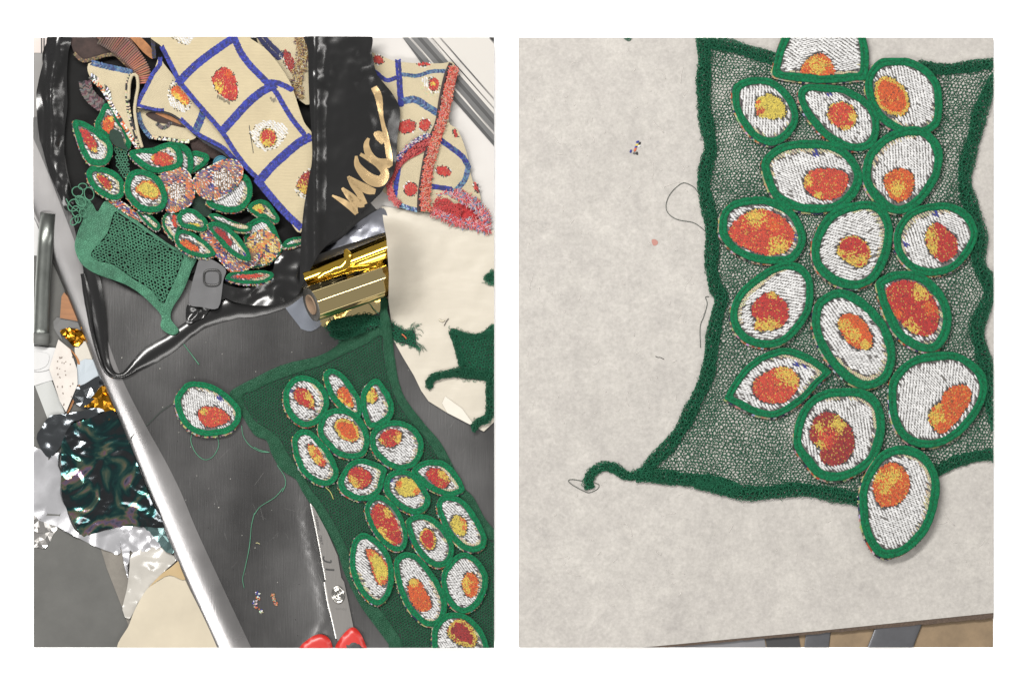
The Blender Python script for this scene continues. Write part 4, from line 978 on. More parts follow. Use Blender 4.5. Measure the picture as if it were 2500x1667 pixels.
# back cloth behind the main panel
zE = lambda x, y: T+34+5*fbm(x, y, .02, 4)
ce = thing('rear_cloth', 'cream woven cloth with navy band and frayed cut edge, against the bag panel', 'cloth', (690, 160, T+10))
sheet(B([(40, 20), (330, 20), (540, 20), (550, 640), (430, 640), (300, 460), (100, 200)]), zE, 9, panel=LEFT, thick=5).build('canvas', M['canvas2'], ce)
band(ce, B, [(70, 30), (120, 100), (210, 190), (260, 240)], zE, 22, [alb((30, 36, 96)), alb((24, 28, 80))], 5)
motif(ce, B, [(240, 180), (300, 160), (370, 230), (400, 330), (380, 390), (310, 350), (260, 260)], [(275, 190), (320, 170), (380, 250), (395, 340), (370, 380), (320, 330)], zE, 77, base='dark', speck=('red', .1))
mb = MB(); rr = random.Random(9)
for k in range(650):
    u = rr.random(); x, y = B([(430+rr.uniform(-45, 60)+30*math.sin(u*6), 40+u*590)])[0]
    a = rr.uniform(0, 6.28); L_ = rr.uniform(3, 8); z = zE(x, y)+rr.uniform(0, 6)
    c_ = rr.choice([alb((206, 178, 112)), alb((206, 178, 112)), alb((190, 150, 90)), alb((150, 96, 60)), alb((96, 60, 80)), alb((222, 210, 180))])
    tube(mb, [(x, y, z), (x+math.cos(a)*L_*.5, y+math.sin(a)*L_*.5, z+1.5), (x+math.cos(a)*L_, y+math.sin(a)*L_, z)], .9, 4, c_, cap=False)
mb.build('frayed_edge', M['thread'], ce, clip=LEFT, kind='stuff')

# brown reverse folds
br = thing('brown_ribbed_cloth', 'brown ribbed reverse side of the cloth rolled over at the bag mouth', 'cloth', (300, 150, T+5))
sheet(A([(450, 20), (700, 20), (860, 190), (760, 215), (640, 245), (550, 270), (480, 200), (445, 100)]), lambda x, y: T+18+4*fbm(x, y, .03, 2), 8, panel=LEFT, thick=4).build('dark_fold', M['darkweave'], br)
pth = smooth_open(A([(760, 20), (900, 110), (1010, 210), (1090, 300), (1140, 400), (1150, 480)]), 3)
def zbr(x, y):
    d = np.hypot(pth[:, 0]-x, pth[:, 1]-y); k = int(d.argmin())
    return T+36-.02*d[k]**2+1.7*math.sin(k*1.9)
sheet(A([(690, 20), (950, 20), (1070, 130), (1160, 280), (1225, 420), (1190, 500), (1100, 440), (1000, 350), (880, 240), (760, 110)]), zbr, 2.1, panel=LEFT, thick=5, jit=.1).build('ribbed_roll', M['brownweave'], br)
mb = MB(); rp_, _ = resample_open(pth[:, :2], 5.2); tt = np.gradient(rp_, axis=0); tt /= np.linalg.norm(tt, axis=1)[:, None]; rr = random.Random(8)
for i in range(len(rp_)):
    q = i/len(rp_); hw = 26-9*q; c_ = tuple((alb((112, 78, 66))[k]*(1-q)+alb((196, 122, 92))[k]*q)*rr.uniform(.7, 1.1) for k in range(3)); pp = []
    for u in np.linspace(-1, 1, 7):
        x = rp_[i, 0]-tt[i, 1]*hw*u; y = rp_[i, 1]+tt[i, 0]*hw*u; pp.append((x, y, T+38-9*u*u+rr.uniform(-.4, .4)))
    tube(mb, pp, 2.1, 6, c_)
mb.build('ribs', M['thread'], br, clip=LEFT, kind='stuff')
sheet(A([(990, 20), (1080, 20), (1215, 150), (1228, 250), (1140, 190), (1060, 100)]), lambda x, y: T+24+3*fbm(x, y, .05), 6, panel=LEFT, thick=4).build('tan_fold', M['tanweave'], br)
mb = MB(); cord_band(mb, A([(480, 200), (560, 268), (680, 245), (780, 215), (880, 215), (960, 290)]), lambda x, y: T+22, [alb((140, 116, 78)), alb((90, 72, 56))], 8, 1, 3); mb.build('cord_edge', M['thread'], br, clip=LEFT, kind='stuff')
sheet(A([(1590, 1000), (1750, 1060), (1930, 1140), (2000, 1230), (1880, 1220), (1760, 1190), (1620, 1140)]), lambda x, y: T+16+1.5*math.sin(x*.9+y*.5), 4, panel=LEFT, thick=4).build('ribbed_fold', M['darkweave'], br)
# left flap
zC = lambda x, y: T+34+4*fbm(x, y, .02, 7)+6*math.exp(-((x-250)/18)**2)
cf = thing('cream_flap_cloth', 'narrow cream cloth flap with blue top band beside the brown roll', 'cloth', (280, 250, T+5))
sheet(A([(605, 330), (650, 285), (850, 335), (1015, 375), (995, 560), (1005, 760), (1065, 1000), (1095, 1110), (1000, 1010), (900, 810), (800, 620), (640, 440)]), zC, 7, panel=LEFT, thick=5).build('canvas', M['canvas2'], cf)
band(cf, A, [(650, 290), (780, 325), (900, 350), (1025, 378)], zC, 13, STEELB, 4)
mb = MB(); 
for pts, cols in (([(640, 430), (760, 560), (850, 720), (960, 900), (1090, 1110)], [BLK, WHT, ORA2, CRM]), ([(1030, 395), (990, 480), (985, 620), (1010, 800), (1060, 960), (1100, 1100)], [BLK, CRM, BLK, CRM])):
    cord_band(mb, A(pts), zC, cols, 9, 1.2, 6)
mb.build('corded_edge', M['thread'], cf, clip=LEFT, kind='stuff')
mb = MB(); lp_ = [(p[0], p[1], T+46) for p in smooth_open(A([(1000, 640), (1010, 480), (1040, 405), (1080, 420), (1090, 520), (1070, 640), (1060, 760), (1090, 950), (1130, 1100)]), 4)]
tube(mb, lp_, 4.2, 7, flat=1.2); mb.build('rolled_loop', M['canvas2'], cf)
mb = MB(); cord_band(mb, A([(640, 420), (720, 470), (790, 560), (810, 640)]), lambda x, y: T+38, [WHT, BLK, GRD], 14, 1, 8)
cord_band(mb, A([(580, 470), (600, 560), (660, 640), (740, 700)]), lambda x, y: T+26, [alb((120, 96, 96)), alb((90, 50, 60)), GRD, BLK], 30, 1, 8, rows=4)
mb.build('turned_motif', M['thread'], cf, clip=LEFT, kind='stuff')
# lower pocket
zD = lambda x, y: T+24+.05*(x-380)+3*fbm(x, y, .03, 5)
cp = thing('pocket_cloth', 'cream cloth fold opening like a pocket with a black edge', 'cloth', (390, 310, T+5))
sheet(A([(1085, 725), (1250, 735), (1420, 775), (1570, 880), (1650, 985), (1560, 1035), (1380, 1022), (1215, 1000), (1130, 880)]), zD, 7, panel=LEFT, thick=5).build('canvas', M['canvas2'], cp)
sheet(A([(1160, 780), (1260, 755), (1400, 790), (1500, 870), (1540, 910), (1400, 880), (1260, 850)]), lambda x, y: zD(x, y)+2, 6, panel=LEFT, thick=2).build('pocket_lining', M['darkweave'], cp)
sheet(A([(1250, 770), (1330, 770), (1440, 820), (1500, 880), (1400, 840), (1310, 800)]), lambda x, y: zD(x, y)+4, 6, panel=LEFT, thick=2).build('pocket_lip', M['tanweave'], cp)
mb = MB(); cord_band(mb, A([(1080, 705), (1230, 735), (1400, 765), (1530, 850), (1640, 960), (1760, 1050), (1900, 1130), (1990, 1200)]), lambda x, y: T+34, [BLK, BLK, alb((30, 30, 50))], 12, 1, 3)
cord_band(mb, A([(1210, 1000), (1340, 1015), (1470, 1035), (1570, 1040)]), zD, [WHT, BLK, CRM], 8, 2, 3)
cord_band(mb, A([(1270, 870), (1320, 910), (1370, 890), (1400, 860)]), zD, [BLK, GRD], 9, 2, 3)
cord_band(mb, A([(1090, 770), (1120, 880), (1180, 970), (1210, 1000)]), zD, STEELB, 10, 2, 3)
mb.build('corded_edge', M['thread'], cp, clip=LEFT, kind='stuff')
# second panel under the main one
zB = lambda x, y: T+40+3*fbm(x, y, .015, 3)
cb = thing('under_panel_cloth', 'cream cloth panel with half egg motif tucked under the gridded blanket', 'cloth', (440, 240, T+5))
sheet(A([(1290, 240), (1345, 310), (1480, 480), (1620, 670), (1720, 760), (1920, 960), (2140, 1290), (2060, 1260), (1990, 1170), (1850, 1060), (1700, 1000), (1620, 930), (1500, 830), (1390, 765), (1230, 735), (1070, 715), (1100, 650), (1180, 480), (1255, 330)]), zB, 9, panel=LEFT, thick=5).build('canvas', M['canvas2'], cb)
band(cb, A, [(1300, 245), (1295, 310), (1230, 400), (1180, 500), (1120, 610), (1080, 700)], zB, 10, COBALT, 3)
band(cb, A, [(1230, 41), (1235, 130), (1245, 240)], zB, 9, [alb((24, 30, 84)), BLK], 3)
band(cb, A, [(1075, 690), (1160, 715), (1270, 738), (1330, 740)], zB, 7, COBALT, 3)
band(cb, A, [(1710, 770), (1680, 850), (1640, 945)], zB, 18, STEELB[:2]+COBALT[:1], 4)
band(cb, A, [(1500, 830), (1640, 955), (1780, 1035), (1900, 1100), (1990, 1190), (2060, 1270)], zB, 10, COBALT, 5)
motif(cb, A, [(1370, 600), (1390, 510), (1430, 450), (1480, 520), (1580, 640), (1605, 700), (1530, 772), (1440, 740), (1370, 660)], [(1405, 540), (1470, 510), (1550, 570), (1580, 650), (1540, 700), (1470, 650), (1420, 600)], zB, 61, base='orange', blobs=[(1450, 620, 50, 'yellow'), (1520, 690, 40, 'yellow')], ang=.6)
# main gridded panel
def zA(x, y):
    e = (x-395)*.77-(y-90)*.64          # distance in from the lower left edge
    return T+52+5*math.tanh(max(0, e)/30)-.00035*max(0, x-660)**2+2.5*fbm(x, y, .01, 6)
ca_ = thing('gridded_blanket', 'cream woven blanket with cobalt blue grid and egg motifs folded in the bag', 'blanket', (560, 300, T+10))
sheet(A([(1250, 20), (1330, 150), (1420, 330), (1500, 480), (1700, 720), (1850, 900), (2000, 1120), (2130, 1290), (2270, 1420)])+D([(60, 40), (180, 200), (310, 340), (420, 495), (470, 470), (500, 300)])+B([(570, 1300), (570, 1000), (480, 850), (395, 600), (345, 470), (225, 285), (110, 155), (-30, 60)])+A([(2100, 20)]), zA, 9, panel=LEFT, thick=7).build('canvas', M['canvas'], ca_)
band(ca_, A, [(1475, 490), (1560, 395), (1700, 270), (1850, 160), (2010, 50)], zA, 19, seed=1, rows=3)
band(ca_, A, [(2010, 50), (2080, 205), (2180, 335), (2300, 455), (2360, 520)], zA, 16, seed=2)
band(ca_, A, [(1890, 950), (2000, 830), (2120, 700), (2250, 585), (2400, 500)], zA, 20, seed=3, rows=3)
band(ca_, B, [(40, 1440), (160, 1300), (300, 1170), (430, 1060), (545, 1000)], zA, 21, seed=4, rows=3)
band(ca_, B, [(140, 490), (220, 580), (290, 700), (370, 830), (485, 975)], zA, 12, seed=5)
band(ca_, B, [(120, 480), (200, 480), (280, 505), (370, 550)], zA, 13, seed=6)
band(ca_, A, [(1320, 140), (1420, 335), (1500, 485), (1700, 725), (1890, 945), (2010, 1130), (2130, 1290), (2240, 1400)], lambda x, y: zA(x, y), 11, seed=7, name='blue_edge_cord')
band(ca_, D, [(30, -10), (80, 50), (190, 185), (320, 330), (455, 455)], zA, 17, seed=8, name='blue_edge_cord', rows=3)
motif(ca_, A, None, [(1800, 430), (1870, 350), (1950, 345), (2020, 430), (2045, 560), (2030, 640), (1960, 650), (1860, 580), (1810, 500)], zA, 62, base='red', blobs=[(1850, 530, 50, 'yellow'), (1960, 400, 40, 'orange')], speck=('yellow', .05), ang=1.5)
mb = MB(); rr = random.Random(2)
for k in range(14):
    x, y = A([(1850+k*9, 610+k*5+rr.uniform(-6, 6))])[0]; stitch(mb, x, y, zA(x, y)+.5, 1.65, rr.uniform(7, 13), 1.4, .7, BLK)
for k in range(9):
    x, y = B([(160+k*7, 640+rr.uniform(-20, 20))])[0]; stitch(mb, x, y, zA(x, y)+.5, 1.62, rr.uniform(7, 14), 1.2, .7, GRD)
for k in range(20):
    x, y = A([(2155+k*2, 900+k*13)])[0]; stitch(mb, x, y, zA(x, y)+.5, 1.62, rr.uniform(4, 10), 1.3, .7, BLK)
mb.build('dark_stitches', M['thread'], ca_, kind='stuff')
motif(ca_, B, [(-40, 960), (30, 880), (120, 840), (250, 860), (340, 920), (300, 1020), (220, 1110), (120, 1140), (20, 1090), (-30, 1020)], [(60, 1000), (90, 930), (160, 920), (215, 970), (215, 1050), (150, 1100), (80, 1070)], zA, 63, base='red', ring=('yellow', 4), blobs=[(130, 1070, 40, 'yellow')], ang=.15)
motif(ca_, A, [(1395, 30), (1440, 80), (1500, 118), (1570, 118), (1620, 70), (1645, 30)], None, zA, 64, ang=.3)
motif(ca_, B, [(390, 1520), (420, 1400), (480, 1335), (560, 1305), (560, 1590), (460, 1585)], [(415, 1470), (440, 1400), (490, 1345), (560, 1330), (560, 1540), (480, 1545)], zA, 65, base='dark', blobs=[(470, 1500, 60, 'yellow')], ang=.4)

# ------------------------------------------------------------------ pile of patches inside the bag
GP = 'egg patches heaped in the mouth of the bag'
def LP(label, f, o, y, z, **k):
    s = 3.92
    k['blobs'] = bl(f, s, *k.get('blobs', ())); k['blue'] = bl(f, s, *k.get('blue', ()))
    k.setdefault('rim', 14.5); k.setdefault('L', 8.4); k.setdefault('wd', 2.6); k.setdefault('pb', 2.8); k.setdefault('hf', 4.6); k.setdefault('group', GP); k.setdefault('dome', 2.0); k.setdefault('back', (-1.5, 2.5)); k.setdefault('black', .35)
    k['seed'] = k.get('seed', len(label)*5+int(abs(o[0][0])) % 89)
    return egg_patch(label, f(o), f(y) if y else None, z, panel=LEFT, **k)
def reverse_patch(label, f, o, z, centre=None, tilt=(0, 0), seed=1, warm=False, felt=False):
    """a patch lying face down: floats of orange, blue and white yarn"""
    O = resample_closed(smooth_closed(f(o), 4), 60); c = O.mean(0)
    t = thing('egg_patch_reverse', label, 'patch', (c[0], c[1], z), 'egg patches lying face down in the heap')
    def pl(x, y): return z+tilt[0]*(x-c[0])+tilt[1]*(y-c[1])+3*max(0, 1-((x-c[0])**2+(y-c[1])**2)/1600)
    mb = MB(); n = len(O)
    V = [(p[0], p[1], pl(*p)-4) for p in O]+[(p[0], p[1], pl(*p)) for p in O]+[(*(c+(p-c)*.5), pl(*(c+(p-c)*.5))) for p in O]+[(c[0], c[1], pl(*c))]
    fs = []
    for a in range(2): fs += [(a*n+(i+1) % n, a*n+i, (a+1)*n+i, (a+1)*n+(i+1) % n) for i in range(n)]
    fs += [(2*n+(i+1) % n, 2*n+i, 3*n) for i in range(n)]
    mb.add(V, fs, alb((150, 120, 96))); mb.build('ground_weave', M['thread'], t, clip=LEFT)
    r = random.Random(seed); mb = MB()
    pal = [ORA2, ORA2, alb((222, 120, 70)), NAVY, alb((70, 70, 150)), PALE, WHT] if not warm else [YEL, alb((222, 190, 90)), ORA2, alb((226, 150, 70)), NAVY, PALE, alb((200, 170, 70))]
    cf_ = f([centre[:2]])[0] if centre else None; cr_ = centre[2]/3.92 if centre else 0
    x0, y0 = O.min(0); x1, y1 = O.max(0)
    st_ = []
    yy = y0
    while yy < y1:
        xx = x0
        while xx < x1: st_.append((xx+r.uniform(-1.2, 1.2), yy+r.uniform(-.8, .8))); xx += 5.4
        yy += 3.0
    st_ = np.array(st_); ok = inside(O, st_[:, 0], st_[:, 1])
    for (x, y) in st_[ok]:
        if cf_ and math.hypot(x-cf_[0], y-cf_[1]) < cr_*(1+.25*noise.noise(Vector((x*.1, y*.1, seed)))):
            col = r.choice([WHT, WHT, BLK, GRD, PALE if warm else WHT]); l_ = 4.2
        else:
            q = noise.noise(Vector((x*.04, y*.04, seed*1.7)))
            col = r.choice(pal) if r.random() < .45 else pal[int((q+1)*.5*len(pal)) % len(pal)]; l_ = r.uniform(6, 9)
        g = r.uniform(.75, 1.1)
        a = math.atan2(y-c[1], x-c[0])*.15+.5+r.uniform(-.3, .3)
        stitch(mb, x, y, 0, a, l_, 3.0, 1.5, tuple(v*g for v in col), pl)
    mb.build('yarn_floats', M['thread'], t, clip=LEFT, kind='stuff')
    mb = MB()
    for i in range(n):
        p = O[i]; q = O[(i+1) % n]; stitch(mb, p[0], p[1], pl(*p)-.6, math.atan2(q[1]-p[1], q[0]-p[0]), 7, 4, 1.6, r.choice([CRM, WHT, BLK, alb((22, 110, 70)), ORA2]))
    mb.build('cut_edge', M['thread'], t, clip=LEFT, kind='stuff')
    return t
# stray pieces of green net among the patches
zn1 = lambda x, y: T+24
gp = thing('green_net_scrap', 'folded strip of green net threaded between the heaped patches', 'net', (295, 360, T+20))
sheet(A([(830, 930), (920, 950), (960, 1060), (990, 1120), (870, 1080), (820, 1010)]), lambda x, y: T+44+2*fbm(x, y, .04), 6, panel=LEFT, thick=2).build('flat_strip', M['net_under'], gp)
mb = MB(); net(mb, A([(860, 1090), (980, 1110), (1000, 1250), (1020, 1350), (950, 1400), (890, 1300)]), 7, 1.3, lambda x, y: T+36, seed=5, jit=.1, warp=3); mb.build('open_net', M['mint'], gp, kind='stuff', smooth=False)
sheet(C([(1560, 160), (1660, 120), (1790, 240), (1760, 350), (1640, 300)]), lambda x, y: T+22, 8, panel=LEFT, thick=2).build('lower_strip', M['net_under'], gp)
LP('pointed egg patch standing on edge with long red yolk at the bag wall', A, [(460, 870), (490, 830), (560, 845), (660, 900), (760, 970), (840, 1060), (850, 1160), (800, 1250), (700, 1275), (610, 1240), (540, 1130), (490, 990)], [(535, 910), (590, 930), (660, 1000), (700, 1080), (690, 1150), (610, 1100), (550, 990)], T+30, base='red', blobs=[(680, 1130, 40, 'yellow')], tilt=(.25, .05))
LP('upright egg patch with orange yolk half hidden by the green strip', A, [(680, 900), (720, 770), (770, 680), (840, 690), (900, 780), (980, 900), (1022, 1020), (1010, 1110), (930, 1115), (790, 1020)], [(745, 880), (780, 810), (830, 790), (865, 860), (830, 980), (770, 960)], T+26, base='orange', blobs=[(840, 820, 30, 'yellow')], tilt=(-.1, .1))
LP('egg patch with narrow red yolk beside the pale green net', A, [(600, 1330), (650, 1280), (760, 1285), (870, 1330), (940, 1400), (962, 1480), (950, 1560), (890, 1600), (800, 1585), (690, 1520), (610, 1420)], [(685, 1370), (730, 1355), (800, 1390), (840, 1460), (825, 1515), (760, 1480)], T+32, base='red', ring=('yellow', 3))
LP('third egg patch layer with pointed end behind the wide coral egg', A, [(1560, 1180), (1620, 1130), (1700, 1140), (1772, 1182), (1740, 1260), (1660, 1315), (1580, 1340)], None, T+20, ang=.3)
LP('egg patch peeping out directly behind the wide coral egg', A, [(1400, 1080), (1500, 1055), (1580, 1110), (1620, 1210), (1615, 1300), (1580, 1365), (1480, 1330)], None, T+26, ang=.3, rim=17)
LP('wide pear-shaped egg patch with coral yolk on the back of the heap', A, [(1005, 1140), (1100, 1110), (1220, 1100), (1330, 1062), (1430, 1050), (1505, 1130), (1520, 1250), (1470, 1300), (1340, 1335), (1230, 1342), (1130, 1290), (1040, 1215)], [(1210, 1200), (1260, 1150), (1350, 1145), (1430, 1200), (1420, 1260), (1340, 1280), (1250, 1260)], T+34, base='coral', blobs=[(1225, 1195, 22, 'yellow')], ang=.15)
reverse_patch('thin edge of a reversed patch with orange yarn beside the pale green net', C, [(810, 190), (920, 205), (1040, 285), (1115, 375), (1080, 385), (960, 305), (860, 235)], T+26, seed=3)
LP('leaf-thin egg patch seen nearly edge-on below the yellow-yolk patch', C, [(1080, 290), (1170, 305), (1260, 375), (1305, 440), (1270, 482), (1190, 435), (1110, 350)], None, T+28, rim=8, ang=.6)
LP('egg patch with bright yellow yolk in the middle of the heap', C, [(970, 20), (1000, -60), (1070, -100), (1180, -90), (1290, -30), (1350, 70), (1372, 180), (1330, 280), (1230, 312), (1110, 290), (1010, 200), (965, 110)], [(1060, 100), (1100, 30), (1190, 0), (1280, 60), (1310, 120), (1260, 190), (1160, 170), (1090, 130)], T+42, base='yellow', ring=('orange', 6), speck=('orange', .03), ang=.3)
LP('egg patch without visible yolk under the orange reversed patch', C, [(1740, 210), (1850, 80), (2000, -20), (2110, -60), (2180, 40), (2172, 180), (2100, 272), (2000, 312), (1860, 290)], None, T+32, ang=.5)
reverse_patch('reversed patch with orange and blue floats beside the yellow-yolk egg', A, [(1280, 1400), (1380, 1315), (1490, 1290), (1565, 1335), (1612, 1430), (1628, 1530), (1590, 1640), (1480, 1700), (1375, 1715), (1335, 1580)], T+40, (1460, 1520, 85), seed=4)
reverse_patch('large reversed patch with orange rim and white oval centre, beside the blanket', A, [(1618, 1440), (1660, 1350), (1780, 1280), (1900, 1225), (2010, 1220), (2080, 1270), (2088, 1350), (2050, 1440), (1960, 1530), (1850, 1592), (1740, 1590), (1660, 1530)], T+48, (1905, 1400, 100), seed=5)
LP('egg patch with yellow yolk at the blanket edge', D, [(-60, 260), (0, 200), (70, 185), (150, 215), (205, 290), (250, 365), (215, 412), (110, 360), (20, 340)], [(-10, 250), (40, 220), (90, 250), (100, 300), (60, 330), (0, 300)], T+26, base='yellow', blobs=[(60, 300, 20, 'orange')], rim=11)
LP('cream-edged egg patch with a red strip of yolk under the yellow one', C, [(1318, 400), (1360, 315), (1450, 305), (1520, 380), (1480, 480), (1440, 570), (1370, 510)], [(1420, 330), (1470, 320), (1480, 400), (1440, 460), (1415, 400)], T+26, base='coral', rim=6, blue=[(1350, 430, 30)], cream=(2.6, 8))
LP('small egg patch with yellow yolk low on its white, in the heap', C, [(1465, 380), (1480, 310), (1560, 270), (1650, 290), (1740, 370), (1762, 440), (1720, 490), (1600, 472), (1510, 445)], [(1565, 425), (1610, 400), (1670, 415), (1690, 445), (1620, 450)], T+36, base='yellow', ang=.2, rim=12)
LP('flattened egg patch with orange yolk at the front of the heap', C, [(1440, 530), (1480, 480), (1580, 490), (1720, 570), (1810, 660), (1835, 712), (1750, 740), (1620, 722), (1500, 660), (1450, 600)], [(1490, 580), (1550, 570), (1640, 620), (1680, 670), (1620, 680), (1530, 640)], T+34, base='orange', rim=10, back=(-2, 9))
LP('folded patch showing green felt and multicoloured edge, behind the dark red one', C, [(1768, 340), (1830, 318), (1950, 368), (2080, 420), (2172, 430), (2165, 482), (2050, 492), (1900, 430)], None, T+40, rim=9, ang=.2, back=(-2, 8))
LP('egg patch rim curling round the yellow reversed patch', D, [(-90, 470), (-30, 390), (60, 348), (140, 365), (205, 450), (250, 560), (275, 650), (200, 760), (80, 820), (-60, 800)], None, T+22, rim=14, ang=.4)
reverse_patch('reversed patch with yellow and blue floats at the front of the heap', D, [(-90, 640), (-40, 540), (30, 490), (110, 478), (200, 530), (262, 620), (220, 720), (110, 802), (0, 812), (-80, 760)], T+30, (40, 560, 40), seed=6, warm=True)
reverse_patch('curled reversed patch with blue floats under the dark red egg', C, [(1680, 520), (1715, 395), (1790, 470), (1900, 640), (2010, 740), (2150, 780), (2250, 690), (2262, 725), (2180, 825), (2050, 882), (1975, 870), (1885, 780), (1775, 650)], T+38, None, seed=7, tilt=(.05, 0))
LP('long tilted egg patch with dark red yolk on top of the heap', C, [(1760, 420), (1830, 398), (1920, 430), (2020, 500), (2110, 610), (2172, 720), (2155, 772), (2060, 755), (1950, 680), (1850, 570), (1785, 480)], [(1820, 480), (1870, 460), (1940, 520), (1990, 600), (1960, 632), (1880, 570)], T+52, base='dark', speck=('red', .2), blue=[(2105, 700, 25)], rim=12, ang=.9)
LP('squashed egg patch with flat red yolk on the front fold of the bag', C, [(1925, 930), (1980, 882), (2120, 868), (2290, 864), (2375, 882), (2386, 920), (2315, 970), (2195, 992), (2050, 980), (1950, 950)], [(2005, 922), (2120, 896), (2240, 898), (2325, 908), (2220, 938), (2100, 945)], T+36, base='coral', speck=('yellow', .0), rim=9, back=(-2, 9))
LP('green edge of an egg patch against the bag panel', D, [(270, 620), (330, 560), (470, 540), (475, 600), (330, 640)], None, T+28, rim=9, back=(0, 5))
jl = thing('teal_jar_lid', 'small teal jar lid showing above the orange reversed patch', 'jar lid', (545, 390, T+20))
mb = MB(); x, y = A([(1880, 1250)])[0]
for r0, z0, r1, z1 in ((19, T+20, 19, T+36), (19, T+36, 16.5, T+38), (16.5, T+38, 15, T+36.5), (15, T+36.5, .1, T+36.5)):
    vs = [(x+r0*math.cos(a), y+r0*math.sin(a), z0) for a in np.linspace(0, 2*math.pi, 28, endpoint=False)]+[(x+r1*math.cos(a), y+r1*math.sin(a), z1) for a in np.linspace(0, 2*math.pi, 28, endpoint=False)]
    mb.add(vs, [((i+1) % 28, i, 28+i, 28+(i+1) % 28) for i in range(28)])
mb.build('lid', mat('teal_lid', alb((84, 150, 172)), .3, .3), jl)

# ------------------------------------------------------------------ pale green net draped from the bag
mn_ = thing('pale_green_net', 'pale green net with looped corner and solid border, draped from the bag', 'net', (330, 640, T))
mo = C([(770, 200), (880, 230), (1000, 330), (1200, 480), (1400, 620), (1560, 700), (1650, 740), (1600, 850), (1560, 960), (1500, 1090), (1440, 1180), (1405, 1250), (1400, 1330), (1475, 1435), (1415, 1480), (1320, 1430), (1300, 1380), (1310, 1300), (1240, 1210), (1100, 1080), (950, 990), (700, 900), (580, 830), (520, 760), (482, 650), (490, 560), (530, 440), (560, 360), (500, 230), (495, 170), (560, 150), (620, 190), (660, 240), (700, 300)])
def zm(x, y):
    u = (x-300)/100; v = (y-600)/100
    return T+20+9*math.exp(-((x-300)**2+(y-590)**2)/60**2)+4*fbm(x, y, .014, 5)-6*max(0, v-.6)
hole = C([(640, 695), (790, 510), (860, 310), (930, 330), (1150, 480), (1400, 650), (1520, 720), (1490, 830), (1430, 980), (1370, 1100), (1320, 1185), (1210, 1050), (1050, 950), (850, 810), (700, 770)])
Po = smooth_closed(mo, 6); Ph = smooth_closed(hole, 6)
# border: area between outline and opening
def border_sheet():
    nb = len(Po); nh = len(Ph)
    res = 7.0; x0, y0 = Po.min(0); x1, y1 = Po.max(0)
    X, Y = np.meshgrid(np.arange(x0, x1, res), np.arange(y0, y1, res)); X = X.ravel(); Y = Y.ravel()
    m = inside(Po, X, Y) & ~inside(Ph, X, Y); X = X[m]; Y = Y[m]
    m = (pdist(Po, X, Y) > 3) & (pdist(Ph, X, Y) > 3); X = X[m]; Y = Y[m]
    vv = [Vector(map(float, p)) for p in Po]+[Vector(map(float, p)) for p in Ph]+[Vector((float(a), float(b))) for a, b in zip(X, Y)]
    ed = [(i, (i+1) % nb) for i in range(nb)]+[(nb+i, nb+(i+1) % nh) for i in range(nh)]
    ov, oe, of, *_ = geometry.delaunay_2d_cdt(vv, ed, [], 1, 1e-4)
    mb = MB(); V = [(p.x, p.y, zm(p.x, p.y)+1.6+1.0*fbm(p.x, p.y, .06, 3)) for p in ov]; fs = []
    ctr = np.array([[sum(ov[i].x for i in f)/3, sum(ov[i].y for i in f)/3] for f in of])
    skip = inside(Ph, ctr[:, 0], ctr[:, 1])
    for f, sk in zip(of, skip):
        a, b, c = (ov[i] for i in f)
        if sk: continue
        cr = (b.x-a.x)*(c.y-a.y)-(b.y-a.y)*(c.x-a.x); fs.append(tuple(f) if cr < 0 else (f[0], f[2], f[1]))
    cnt = {}
    for f in fs:
        for i in range(3): e = tuple(sorted((f[i], f[(i+1) % 3]))); cnt[e] = cnt.get(e, 0)+1
    low = {}
    for f in list(fs):
        for i in range(3):
            a, b = f[i], f[(i+1) % 3]
            if cnt[tuple(sorted((a, b)))] == 1:
                for q in (a, b):
                    if q not in low: low[q] = len(V); V.append((V[q][0], V[q][1], V[q][2]-3))
                fs.append((b, a, low[a], low[b]))
    mb.add(V, fs); return mb
border_sheet().build('solid_border', M['mint'], mn_)
mb = MB(); net(mb, hole, 8.8, 1.6, zm, ang=.45, seed=8, jit=.13, warp=9, bulge=.1, aspect=.82); mb.build('open_net', M['mint'], mn_, kind='stuff', smooth=False)
mb = MB(); net(mb, mo, 5.0, .75, lambda x, y: zm(x, y)+2.4, ang=.45, seed=9, jit=.14, warp=6, minus=Ph); mb.build('knit_surface', M['mint'], mn_, kind='stuff', smooth=False)
sheet(C([(455, 160), (770, 200), (1640, 750), (1500, 950), (1300, 1160), (700, 880), (540, 700)]), lambda x, y: min(zm(x, y)-7, T+26), 14, panel=LEFT, thick=0).build('bag_lining', M['bagin'], bag)
for (cx, cy, rx, ry, a) in ((510, 110, 52, 48, .2), (620, 130, 46, 62, -.2), (560, 60, 40, 30, 0), (470, 240, 50, 60, .5), (500, 300, 42, 55, -.4), (560, 310, 34, 38, 0), (480, 390, 30, 45, .7), (540, 200, 60, 40, .8), (515, 370, 28, 38, .1)):
    mb = MB(); pts = []
    for k in range(19):
        q = 2*math.pi*k/18; u, v = rx*math.cos(q), ry*math.sin(q)
        x, y = C([(cx+u*math.cos(a)-v*math.sin(a), cy+u*math.sin(a)+v*math.cos(a))])[0]; pts.append((x, y, T+34+3*math.sin(q*2+cx)))
    tube(mb, pts, 1.4, 6, cap=False); mb.build('yarn_loop', M['mint'], mn_)
mb = MB(); thread(mb, C([(400, 175), (440, 240), (520, 300)]), 1.4, lambda x, y: T+32); mb.build('yarn_end', M['mint'], mn_)
mb = MB(); thread(mb, C([(1420, 1480), (1385, 1480), (1375, 1520), (1390, 1560)])+E([(1420, 160)]), 1.2, lambda x, y: T+3); mb.build('yarn_end', M['mint'], mn_)
